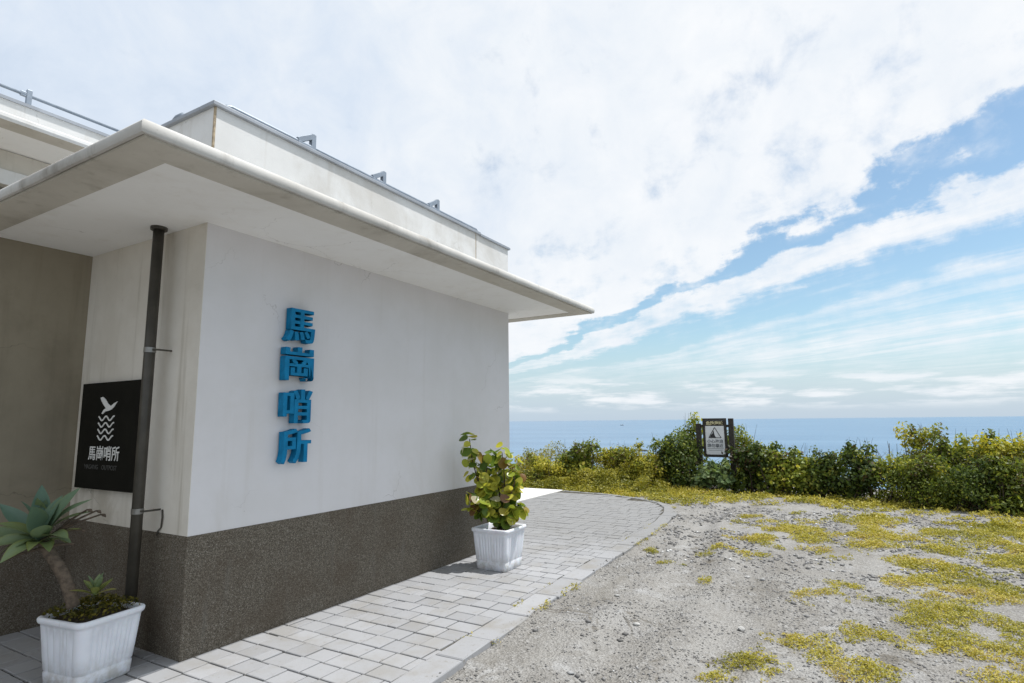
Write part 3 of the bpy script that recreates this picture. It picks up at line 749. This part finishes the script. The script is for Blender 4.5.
# ------------------------------------------------------------------ leaf clouds
def leaves(P, N, size, aspect, tint, fold=.25, droop=0.):
    """arrays -> verts, quads ; each leaf a folded four-point blade"""
    n = len(P); N = N/np.linalg.norm(N, axis=1, keepdims=True)
    r = rng.normal(size=(n, 3)); T = r-N*np.sum(r*N, 1, keepdims=True); T /= np.linalg.norm(T, axis=1, keepdims=True)
    B = np.cross(N, T); s = size[:, None]; w = s*aspect
    V = np.stack([P-T*s*.5, P+B*w*.5+N*s*fold*.3-T*s*.05, P+T*s*.5-N*s*droop, P-B*w*.5+N*s*fold*.3-T*s*.05], 1).reshape(-1, 3)
    Q = np.arange(4*n).reshape(n, 4)
    return V, Q, np.repeat(tint, 4)
def cloud_points(blobs, count, shell=.55):
    vol = np.array([b[3]*b[4]*b[5] for b in blobs])**.7; k = rng.choice(len(blobs), count, p=vol/vol.sum())
    d = rng.normal(size=(count, 3)); d /= np.linalg.norm(d, axis=1, keepdims=True)
    r = 1-(1-shell)*rng.random(count)**1.4*1.6; r = np.clip(r, .1, 1)*(1+.12*rng.normal(size=count))
    B = np.array(blobs)
    P = B[k, :3]+d*r[:, None]*B[k, 3:6]
    N = d*.8+rng.normal(size=(count, 3))*.65+np.array([0, 0, .35])
    return P, N, k
def shrub(x, y, w, dp_, h, label, material, count=2600, leaf=.055, asp=.62, nblob=16, group='shrubs along the cliff edge', stems=6, zb=None, name='shrub', top=.0, low=.12):
    z0 = ground_z(x, y)-.01 if zb is None else zb
    h *= 1.06; root = empty(name, (x, y, z0)); tag(root, label, 'shrub', group)
    bl = []; vq = rng.uniform(.72, 1.3); leaf *= 1.10*vq; stems += 8; count = int(count*2.5/vq**1.5); asp *= rng.uniform(.75, 1.2)
    for i in range(int(nblob*1.5)):
        hh = h*(low*.5+(.80-low*.5)*rng.random())
        sp = math.sqrt(max(.12, 1-(hh/h)**2.4))
        a = rng.uniform(0, 6.28); q = math.sqrt(rng.random())*.80
        bx = math.cos(a)*q*dp_*.5*sp; by = math.sin(a)*q*w*.5*sp
        r = rng.uniform(.15, .25)*min(1.1, h)+.035
        bl.append((bx, by, max(hh, r*.6), r*1.05, r*1.15, r*.85))
    for i in range(max(3, int(nblob*.35))):
        bl.append((rng.uniform(-.25, .25)*dp_, rng.uniform(-.42, .42)*w, h*rng.uniform(.78, .95)+top, .08*h+.03, .09*h+.03, .12*h+.02))
    P, N, k = cloud_points(bl, count)
    ok = P[:, 2] > .01; P, N, k = P[ok], N[ok], k[ok]
    bt = rng.uniform(.15, .75, len(bl))[k]; t_ = np.clip(bt+rng.normal(0, .17, len(P)), 0, 1)
    s = leaf*rng.uniform(.6, 1.35, len(P))
    V, Q, T = leaves(P, N, s, asp, t_)
    np_mesh('foliage', V, Q, T, material, root)
    mb = MB()
    for i in range(stems):
        b = bl[rng.integers(len(bl))]; bx, by = rng.uniform(-.12, .12, 2)*np.array([dp_, w])
        e = Vector(b[:3]); st = Vector((-abs(bx)*3.0 if i % 2 else bx*2, by*3.4, -.03)); md = st.lerp(e, .5)+Vector(rng.normal(0, .05, 3))
        mb.tube([st, st.lerp(md, .5)+Vector(rng.normal(0, .02, 3)), md, e], [.014, .012, .009, .004], 5)
        if i % 2 == 0:
            tp_ = e+Vector((rng.normal(0, .05), rng.normal(0, .09), max(.0, h-e.z)+rng.uniform(.0, .10))); mb.tube([md, e.lerp(tp_, .4), tp_], [.007, .005, .002], 4)
    mb.build('stems', M_stem, root)
    return root
# hedge row, left to right as seen from the yard
shrub(10.9, 2.85, 1.5, 1.1, .78, 'low yellow green scrub nearest the white concrete path, left end of the row', ML_yel, 2600, .06)
shrub(11.35, 2.0, 1.4, 1.1, 1.04, 'upright green bush with ragged top, second from the left end of the row', ML_mid, 2600, .065)
shrub(11.5, 1.15, 1.5, 1.3, 1.0, 'broad yellowish bush behind the curved edge of the paving', ML_yel, 2800, .065)
shrub(11.5, .42, 1.2, 1.1, .82, 'low yellowish bush touching the left of the round dark bush', ML_yel, 2200, .06)
shrub(11.75, -.36, 1.35, 1.3, 1.20, 'round dense dark green bush immediately left of the warning sign', ML_dark, 5200, .06, nblob=30)
shrub(12.95, -.45, .8, .7, 1.62, 'small leafy top rising behind the round dark bush beside the sign', ML_mid, 1500, .065, nblob=9, low=.5)
shrub(12.9, -1.6, 1.3, 1.0, 1.36, 'yellow green bush directly behind the warning sign', ML_mid, 2000, .065, low=.3)
shrub(11.4, -1.25, .85, .5, .66, 'pale broad leaved plant under the warning sign board', ML_pale, 620, .12, .75, nblob=10)
shrub(11.75, -2.1, 1.3, 1.1, 1.06, 'green bush immediately right of the warning sign', ML_dark, 3400, .06, nblob=20)
shrub(11.65, -2.9, 1.3, 1.1, 1.0, 'olive green bush, second to the right of the warning sign', ML_mid, 3000, .06, nblob=18)
shrub(11.5, -3.5, 1.0, 1.0, .94, 'dense dark bush just left of the slim gap bush', ML_dark, 2800, .06, nblob=18)
shrub(11.3, -4.12, .75, .8, 1.12, 'slim upright bush with open branches beside the gap in the row', ML_dark, 1500, .065, nblob=10, stems=10)
shrub(11.1, -4.74, .95, .9, .90, 'short brownish green bush below the bare twigs', ML_mid, 1700, .055, stems=9)
shrub(12.0, -5.25, .9, .9, 1.36, 'tallest bush with bright yellow green top, right of the bare twigs', ML_yel, 2500, .07, low=.35)
shrub(11.65, -5.85, 1.1, .9, 1.26, 'yellow green bush with dark leafy knobs, right of the tallest bush', ML_mid, 3000, .065, low=.3)
shrub(11.4, -6.5, 1.1, .9, 1.24, 'tall bush at the right end of the view with lime top', ML_yel, 3000, .065, low=.3)
shrub(10.75, -5.1, 1.0, .7, .90, 'stemmy olive bush in front of the tallest bush', ML_mid, 2600, .055, stems=14)
shrub(10.55, -5.75, .9, .7, .88, 'dark stemmy bush in front, between two olive ones', ML_dark, 2400, .055, stems=14)
shrub(10.5, -6.35, 1.0, .7, .92, 'olive bush at the right front corner of the row', ML_mid, 2600, .055, stems=14)
for i in range(6):                                                # the row goes on beyond the right of the view
    shrub(10.9+.3*(i % 2), -7.3-.95*i, 1.2, 1., 1.1+.1*(i % 3), ['wide olive bush', 'wide dark bush', 'wide yellowish bush'][i % 3]+' far along the row, number %d past the corner bush' % (i+1), [ML_mid, ML_dark, ML_yel][i % 3], 1600, .07)
def twigs(x, y, h, label, n=7):
    root = empty('bare_twig', (x, y, ground_z(x, y))); tag(root, label, 'twig', 'bare twigs above the shrubs')
    mb = MB()
    for i in range(n):
        p = Vector((0, 0, 0)); d = Vector((rng.uniform(-.15, .15), rng.uniform(-.3, .3), 1)).normalized(); pts = [p]
        for k in range(6):
            p = p+d*h/6*rng.uniform(.75, 1.05); d = (d+Vector(rng.normal(0, .13, 3))).normalized(); pts.append(p)
        mb.tube(pts, [.010, .009, .008, .007, .006, .005, .003], 5)
        q = pts[4]; mb.tube([q, q+Vector((rng.uniform(-.05, .05), rng.uniform(-.12, .12), .10)), q+Vector((rng.uniform(-.07, .07), rng.uniform(-.18, .18), .2))], [.005, .004, .002], 4)
    mb.build('twigs', M_twig, root)
twigs(11.5, -4.72, 1.25, 'grey bare twigs standing in the gap right of the slim bush', 8)
twigs(11.3, 2.35, 1.12, 'two thin dry stalks above the scrub at the left of the row', 2)

# ------------------------------------------------------------------ warning sign
ws = empty('warning_sign', (11.9, -1.235, ground_z(11.9, -1.235)), R_(0)); tag(ws, 'dark timber framed cliff warning sign with white panel and triangle, standing among the bushes', 'sign')
WO = ws.location.copy()
def wl(mb): mb.v = [tuple(Vector(p)-WO) for p in mb.v]; return mb
X = 11.9
for y, zt in ((-.872, 1.50), (-1.615, 1.615)):
    mb = MB(); mb.box((X-.06, y-.055, -.2), (X+.05, y+.055, zt)); wl(mb).build('post', M_post, ws, bevel=.008)
mb = MB()
for lo, hi in (((X-.05, -1.515, 1.575), (X, -.975, 1.62)), ((X-.05, -1.515, .715), (X, -.975, .775)), ((X-.05, -1.03, .775), (X, -.975, 1.575)), ((X-.05, -1.515, .775), (X, -1.46, 1.575))): mb.box(lo, hi)
for z in (1.44, .93):
    mb.box((X-.035, -1.60, z-.03), (X-.005, -1.516, z+.03)); mb.box((X-.035, -.974, z-.03), (X-.005, -.88, z+.03))
wl(mb).build('frame', M_post, ws)
mb = MB(); mb.box((X-.042, -1.459, 1.44), (X-.01, -1.031, 1.574)); wl(mb).build('header_panel', M_post, ws)
mb = MB(); mb.box((X-.040, -1.459, .776), (X-.01, -1.031, 1.439)); wl(mb).build('panel', M_panel, ws)
def wt(body, size, y, z, material, name, off=.002):
    return text_mesh(body, size, basis((0, -1, 0), (0, 0, 1), Vector((X-.0445, y, z))-WO), material, name, ws, extrude=.0015, offset=off)
wt('危險海域', .095, -1.245, 1.507, M_gold, 'header_text', .003)
wt('小心海浪', .092, -1.245, 1.085, M_greyink, 'warning_text'); wt('請勿靠近', .092, -1.245, .985, M_greyink, 'warning_text')
mb = MB(); mb.box((X-.043, -1.43, .905), (X-.0405, -1.06, .917)); mb.box((X-.043, -1.40, .870), (X-.0405, -1.09, .878)); wl(mb).build('small_print_line', M_greyink, ws)
mb = MB()
def tri(mb, pts, x0=X-.0445, x1=X-.0405): yz(mb, pts, x0, x1)
A_, B1, C1 = (-1.245, 1.405), (-1.105, 1.165), (-1.385, 1.165)
def thick(p, q, w):
    d = (Vector(q)-Vector(p)).normalized(); nn = Vector((-d.y, d.x))*w
    return [tuple(Vector(p)+nn), tuple(Vector(p)-nn), tuple(Vector(q)-nn), tuple(Vector(q)+nn)]
tri(mb, thick(A_, B1, .007)); tri(mb, thick(A_, C1, .007), X-.0446); tri(mb, thick(B1, C1, .007), X-.0447)
tri(mb, [(-1.125, 1.175), (-1.16, 1.235), (-1.19, 1.262), (-1.215, 1.33), (-1.228, 1.30), (-1.226, 1.27), (-1.24, 1.235), (-1.25, 1.20), (-1.265, 1.175)], X-.0448)
wl(mb).build('triangle_symbol', M_black, ws)

# ------------------------------------------------------------------ sea grape in the right planter
sg = empty('sea_grape', (PR.x, PR.y, .37)); tag(sg, 'sea grape bush with round green, yellow and reddish leaves in the right hand planter', 'plant')
mb = MB(); tips = []
r2 = random.Random(5)
def pc(r, u, z): return Rt*r+Vector((F.x, F.y, 0)).normalized()*u+Vector((0, 0, z))   # right / away / up, in the plant's own frame
branches = [[(0, 0, 0), (-.01, 0, .12), (-.06, .02, .28), (-.16, .0, .42), (-.24, -.02, .58), (-.30, -.02, .80), (-.33, -.02, 1.03)],
 [(0, 0, 0), (.0, -.02, .14), (-.06, -.04, .28), (-.13, -.02, .46), (-.14, 0, .66), (-.12, .02, .84)],
 [(.01, .0, 0), (.03, .03, .2), (.07, .05, .42), (.06, .02, .64), (.04, -.02, .88)], [(.01, 0, 0), (.06, -.02, .18), (.12, -.04, .36), (.18, -.06, .56), (.15, -.04, .74)],
 [(.0, .02, .0), (.06, .08, .24), (.16, .10, .44), (.20, .08, .62)], [(.0, 0, .1), (-.08, -.06, .22), (-.20, -.10, .31), (-.33, -.10, .40)], [(.02, 0, .08), (.09, -.05, .16), (.18, -.07, .22), (.23, -.06, .24)],
 [(0, 0, .14), (-.06, -.04, .16), (-.16, -.08, .22), (-.27, -.08, .26)], [(0, .02, .05), (.02, .1, .3), (-.02, .14, .56), (.02, .12, .8)]]
for br_ in branches:
    pts = [pc(*q) for q in br_]; n = len(pts)
    mb.tube(pts, [.011*(1-.75*i/(n-1))+.002 for i in range(n)], 7)
    for i in range(1, n):
        for f in np.linspace(0, 1, 4):
            if i > 1 or f > .6: tips.append((pts[i-1].lerp(pts[i], float(f)), i/(n-1)))
mb.build('stems', M_stem, sg, smooth=True)
mb = MB(); K = 12
def disc(c, n, r, ti):
    n = n.normalized(); a = n.orthogonal().normalized(); a = Matrix.Rotation(r2.uniform(0, 6.28), 3, n) @ a; b = n.cross(a)
    vs = [c]; 
    for ring in (.55, 1.0):
        for k in range(K):
            w = 2*math.pi*k/K; rr = r*ring*(1+.05*math.sin(2*w+1)); vs.append(c+(a*math.cos(w)*rr*1.08+b*math.sin(w)*rr)+n*(.16*r*ring*ring*(1+.7*math.cos(2*w))))
    fs = [(0, 1+k, 1+(k+1) % K) for k in range(K)]+[(1+k, 1+K+k, 1+K+(k+1) % K, 1+(k+1) % K) for k in range(K)]
    mb.add(vs, fs, ti)
cnt = 0
for (p, fr) in tips:
    for rep in range(4 if fr > .45 else 2):
        if r2.random() < (.15 if fr < .45 else .02): continue
        o = Vector((r2.gauss(0, 1), r2.gauss(0, 1), r2.gauss(.2, .7))).normalized()
        c = p+o*r2.uniform(.045, .11)
        n = (o*.7+Vector((0, 0, .5))+Vector((r2.gauss(0, .35), r2.gauss(0, .35), r2.gauss(0, .2))))
        if n.dot(CAM-PR) < 0 and r2.random() < .35: n = -n
        ti = min(1, max(0, r2.choice((.15, .25, .35, .4, .5, .55, .62, .7, .76, .78, .8, .9, .97))+r2.uniform(-.05, .05)))
        disc(c, n, r2.uniform(.036, .064), ti); cnt += 1
mb.build('foliage', ML_grape, sg, smooth=True)

# ------------------------------------------------------------------ moss in left planter (uncountable)
n = 900; P = np.stack([rng.uniform(-.19, .19, n), rng.uniform(-.19, .19, n), np.zeros(n)], 1)
P[:, 2] = .425+.05*(1-np.maximum(abs(P[:, 0]), abs(P[:, 1]))/.19)+rng.uniform(-.012, .03, n)
V, Q, T = leaves(P, rng.normal(size=(n, 3))*.6+np.array([0, 0, .8]), rng.uniform(.015, .038, n), .6, rng.random(n))
o = np_mesh('moss', V, Q, T, ML_moss); o.location = PL; o.rotation_euler.z = R_(9)
tag(o, 'olive moss and small weeds covering the soil of the agave planter', 'moss', kind='stuff')

# ------------------------------------------------------------------ ground cover (stuff)
PATCH = [(6.22, -2.88, .30, .2), (7.02, -3.5, .55, .35), (7.28, -3.16, .35, .3), (6.76, -4.22, .75, .42), (7.26, -5.18, 1.1, .8), (4.95, -4.92, .65, .55), (3.87, -3.9, .42, .32), (3.47, -4.72, .7, .5), (2.93, -4.11, .22, .2),
 (1.96, -3.33, .27, .2), (2.52, -3.62, .2, .2), (2.08, -3.92, .27, .21), (1.51, -3.13, .14, .13), (1.63, -3.55, .15, .09), (2.46, -4.67, .28, .23), (4.27, -2.16, .19, .12), (4.9, -1.83, .16, .08), (3.89, -2.72, .13, .05), (6.18, -5.49, .6, .35), (5.72, -4.62, .34, .33), (2.0, -5.0, .5, .3), (4.4, -6.0, .8, .6), (8.2, -4.4, .7, .5), (8.6, -6.2, .9, .8)]
def cover(x, y):
    d = 0.0; x0_, y0_ = x, y
    x += .42*fbm(x0_, y0_, 1.5, 4, 31.); y += .34*fbm(x0_, y0_, 1.9, 4, 47.)
    for cx, cy, a, b in PATCH:      # long axis runs along x
        q = ((x-cx)/a)**2+((y-cy)/b)**2
        if q < 4: d = max(d, 1.22-q*.5)
    x, y = x0_, y0_
    if x > 9.1 and y < -1.0: d = max(d, min(1.15, (x-9.1)/1.1*.8))                     # foot of the hedge
    if x > 9.0 and y > -1.6: d = max(d, .95)
    if 5 < x < 9 and y < -2.3: d = max(d, .34)
    return d
def build_cover():
    Ps = []; Ts = []; Ss = []
    def scatter(n, x0, x1, y0, y1, s0, s1, tr=1.0):
        for _ in range(n):
            x = random.uniform(x0, x1); y = random.uniform(y0, y1)
            if y > edge_y(x)-.02 and x < 9.99 and (x < 8.9 or y > float(np.interp(x, EX, EY))): continue
            if x < 10.02 and y > -.2 and x < float(np.interp(min(y, 1.85), EY[8:], EX[8:])): continue
            if y > 1.85 and x < 10.03: continue
            d = cover(x, y)
            if d <= 0: continue
            nz = .5+1.3*fbm(x, y, 2.9, 5, 2.2)
            m_ = nz*1.1+d*.62-.97
            if m_ < .34*random.random()**2-.10: continue
            k = min(1., max(.06, .18+m_*1.9))*random.uniform(.4, 1.25); rad = (.022+.040*k)*tr; hh = (.010+.034*k)*tr
            tt = .48+.8*fbm(x, y, 1.6, 3, 9.)+random.gauss(0, .10); gz = ground_z(x, y)
            for _k in range(int(4+19*k)):
                a = random.uniform(0, 6.283); r = rad*math.sqrt(random.random())
                Ps.append((x+r*math.cos(a), y+r*math.sin(a), gz+.002+hh*(1-(r/rad)**2)*random.uniform(.5, 1.15))); Ss.append(random.uniform(s0, s1))
                Ts.append(min(1, max(0, tt+random.gauss(0, .13))))
    scatter(15000, 1.0, 5.2, -6.5, -1.7, .012, .025)
    scatter(11000, 5.2, 9.2, -7.5, -1.5, .016, .036, 1.45)
    scatter(5200, 8.7, 11.5, -9, 3.4, .03, .062, 2.6)
    for _ in range(150):
        x = random.uniform(1.2, 8.6); y = edge_y(x)+random.choice((-.015, -.02, -.03, .22))+random.gauss(0, .012)
        if fbm(x, 3.3, 1.6, 3, 7.) < .02: continue
        r_ = random.uniform(.012, .04)
        for _k in range(int(r_*500)):
            Ps.append((x+random.gauss(0, r_), y+random.gauss(0, r_*.5), max(ground_z(x, y), -.02)+random.uniform(.004, .03))); Ss.append(random.uniform(.014, .028)); Ts.append(min(1, max(0, random.gauss(.55, .25))))
    # the scrubby bank rising behind the paving
    for _ in range(36000):
        x = random.uniform(10.05, 11.8); y = random.uniform(-.35, 3.9)
        if y < 1.85 and x < float(np.interp(max(y, -1.3), EY[7:], EX[7:]))+.1: continue
        t = x-10.0-.25*fbm(x, y, 1.2, 3, 5.); top_ = max(.02, (.50*t+.02)*(1+1.1*fbm(x, y, 2.1, 3, 61.)))
        if y < 0: top_ *= .4
        Ps.append((x, y, ground_z(x, y)+top_*random.random()**.5)); Ss.append(random.uniform(.035, .07)); Ts.append(min(1, max(0, .24+.8*fbm(x, y, 1.6, 3, 9.)+random.gauss(0, .15))))
    P = np.array(Ps); n = len(P)
    V, Q, T = leaves(P, rng.normal(size=(n, 3))*.6+np.array([0, 0, .9]), np.array(Ss), .5, np.array(Ts))
    tag(np_mesh('ground_cover', V, Q, T, ML_grass), 'yellow green creeping plants spread in patches over the gravel', 'ground cover', kind='stuff')
    # taller grass in front of the scrub
    n = 7000
    x = rng.uniform(9.95, 11.6, n); y = rng.uniform(-1.0, 3.6, n)
    ok = (x > np.interp(np.clip(y, -1.3, 1.85), EY[7:], EX[7:])+.08) & ((y < 1.85) | (x > 10.06)); x, y = x[ok], y[ok]; n = len(x)
    z = np.array([ground_z(a, b) for a, b in zip(x, y)]); h = rng.uniform(.03, .16, n)*np.clip((x-9.9)*1.0, .4, 1.1); lean = rng.normal(0, .6, (n, 2))*h[:, None]; w = .011
    th = rng.uniform(0, 6.28, n); dx, dy = np.cos(th)*w, np.sin(th)*w
    V = np.stack([np.stack([x-dx, y-dy, z], 1), np.stack([x+dx, y+dy, z], 1), np.stack([x+lean[:, 0]+dx*.3, y+lean[:, 1]+dy*.3, z+h], 1), np.stack([x+lean[:, 0]-dx*.3, y+lean[:, 1]-dy*.3, z+h], 1)], 1).reshape(-1, 3)
    tag(np_mesh('grass', V, np.arange(4*n).reshape(n, 4), np.repeat(np.clip(rng.normal(.5, .22, n), 0, 1), 4), ML_grass), 'yellowish grass strip between the curved paving and the scrub', 'grass', kind='stuff')
build_cover()

# ------------------------------------------------------------------ gravel stones (stuff) and a few loose rocks
def build_gravel():
    mt, t, b = mat('gravel_stone', .9, 0, .25)
    t.put(b.inputs['Base Color'], t.ramp(TINT(t), [(0, (.09, .088, .08)), (.35, (.165, .16, .155)), (.75, (.26, .255, .25)), (.93, (.37, .37, .365)), (1, (.56, .56, .55))]))
    OV = np.array([(1, 0, 0), (-1, 0, 0), (0, 1, 0), (0, -1, 0), (0, 0, 1), (0, 0, -1)], float)
    OF = np.array([(0, 2, 4), (2, 1, 4), (1, 3, 4), (3, 0, 4), (2, 0, 5), (1, 2, 5), (3, 1, 5), (0, 3, 5)])
    C = []; SZ = []
    def sc(n, x0, x1, y0, y1, a, b_, k):
        for _ in range(n):
            x = random.uniform(x0, x1); y = random.uniform(y0, y1)
            over = y - edge_y(x)
            if x < 9.9 and over > -.01 and (over > .09 or random.random() < .55+over*5): continue
            nz = fbm(x, y, 1.1, 4, 17.)
            if nz < -.12+.25*random.random()-.1: continue
            s = a+(b_-a)*random.random()**k
            C.append((x, y, (ground_z(x, y) if over < 0 else .003)+s*.15)); SZ.append(s)
    sc(30000, .2, 4.6, -5.6, -1.5, .003, .014, 3.5)
    sc(15000, 4.6, 10.2, -7.5, -1.2, .006, .034, 3.2)
    sc(300, .3, 9.5, -6.5, -1.6, .016, .034, 2.2)
    C = np.array(C); SZ = np.array(SZ); n = len(C)
    V = OV[None]*rng.uniform(.6, 1.25, (n, 6, 1))*SZ[:, None, None]
    V[:, :, 2] *= .62
    th = rng.uniform(0, 6.28, n); c, s = np.cos(th)[:, None], np.sin(th)[:, None]
    V = np.stack([V[:, :, 0]*c-V[:, :, 1]*s, V[:, :, 0]*s+V[:, :, 1]*c, V[:, :, 2]], 2)+C[:, None, :]
    Fq = (OF[None]+np.arange(n)[:, None, None]*6).reshape(-1, 3)
    tag(np_mesh('gravel', V.reshape(-1, 3), Fq, np.repeat(np.clip(rng.normal(.5, .24, n), 0, 1), 6), mt), 'loose grey and whitish gravel stones strewn over the yard', 'gravel', kind='stuff')
    M_st = m_simple('pale_stone', (.38, .375, .36), .9, var=.3, sc=30, bump=.5)
    for x, y, r, lab in ((2.35, -2.43, .026, 'pale loose stone alone in the middle of the bare gravel'), (2.94, -2.05, .02, 'small white stone on the gravel near the paving edge'), (4.42, -2.83, .026, 'white stone on gravel near the small weed tuft, the farther of a pair'), (4.23, -3.01, .024, 'white stone on gravel near the small weed tuft, the nearer of a pair'), (2.6, -3.2, .03, 'flat pale stone beside the nearest yellow plant patch')):
        bm = bmesh.new(); bmesh.ops.create_icosphere(bm, subdivisions=2, radius=r)
        for v in bm.verts:
            v.co *= 1+.35*noise.noise(v.co*22+Vector((x*9, y*7, 0))); v.co.z *= .6; v.co.x *= 1.25
        me = bpy.data.meshes.new('stone'); bm.to_mesh(me); bm.free(); me.materials.append(M_st)
        o = bpy.data.objects.new('stone', me); COL.objects.link(o); o.location = (x, y, ground_z(x, y)+r*.3); o.rotation_euler.z = x*5
        tag(o, lab, 'stone', 'loose stones on the gravel')
build_gravel()

# ------------------------------------------------------------------ far things on the sea
bt = empty('fishing_boat', (2755.9, 981.8, -25), R_(115)); tag(bt, 'tiny fishing boat far out near the horizon', 'boat')
mb = MB(); rings = []
for x, w, zb, zt in ((-8, 1.6, .0, 2.2), (-6, 2.1, -.4, 2.1), (0, 2.3, -.5, 2.2), (5, 1.7, -.4, 2.8), (8, .5, .3, 3.6), (9, .1, 1.5, 4.0)):
    rings.append([(x, -w, zt), (x, -w*.7, zb), (x, w*.7, zb), (x, w, zt)])
mb.loft(rings); mb.build('hull', M_hull, bt)
mb = MB(); mb.box((-5.5, -1.4, 2.0), (-1, 1.4, 5.0)); mb.box((-4.6, -1.1, 5.0), (-2, 1.1, 6.4)); mb.build('cabin', M_cabin, bt, bevel=.1)
mb = MB(); mb.tube([(1, 0, 2), (1, 0, 8)], .12, 6); mb.build('mast', M_hull, bt)
bm = bmesh.new(); bmesh.ops.create_icosphere(bm, subdivisions=4, radius=1)
for v in bm.verts:
    v.co *= 1+.4*noise.noise(v.co*1.7)+.2*noise.noise(v.co*5); v.co = Vector((v.co.x*3, v.co.y*4.5, v.co.z*1.1))
me = bpy.data.meshes.new('reef'); bm.to_mesh(me); bm.free(); me.materials.append(M_rock)
o = bpy.data.objects.new('reef', me); COL.objects.link(o); o.location = (491, 154.2, -24.9); tag(o, 'low dark reef rock in the sea beyond the bushes', 'rock')
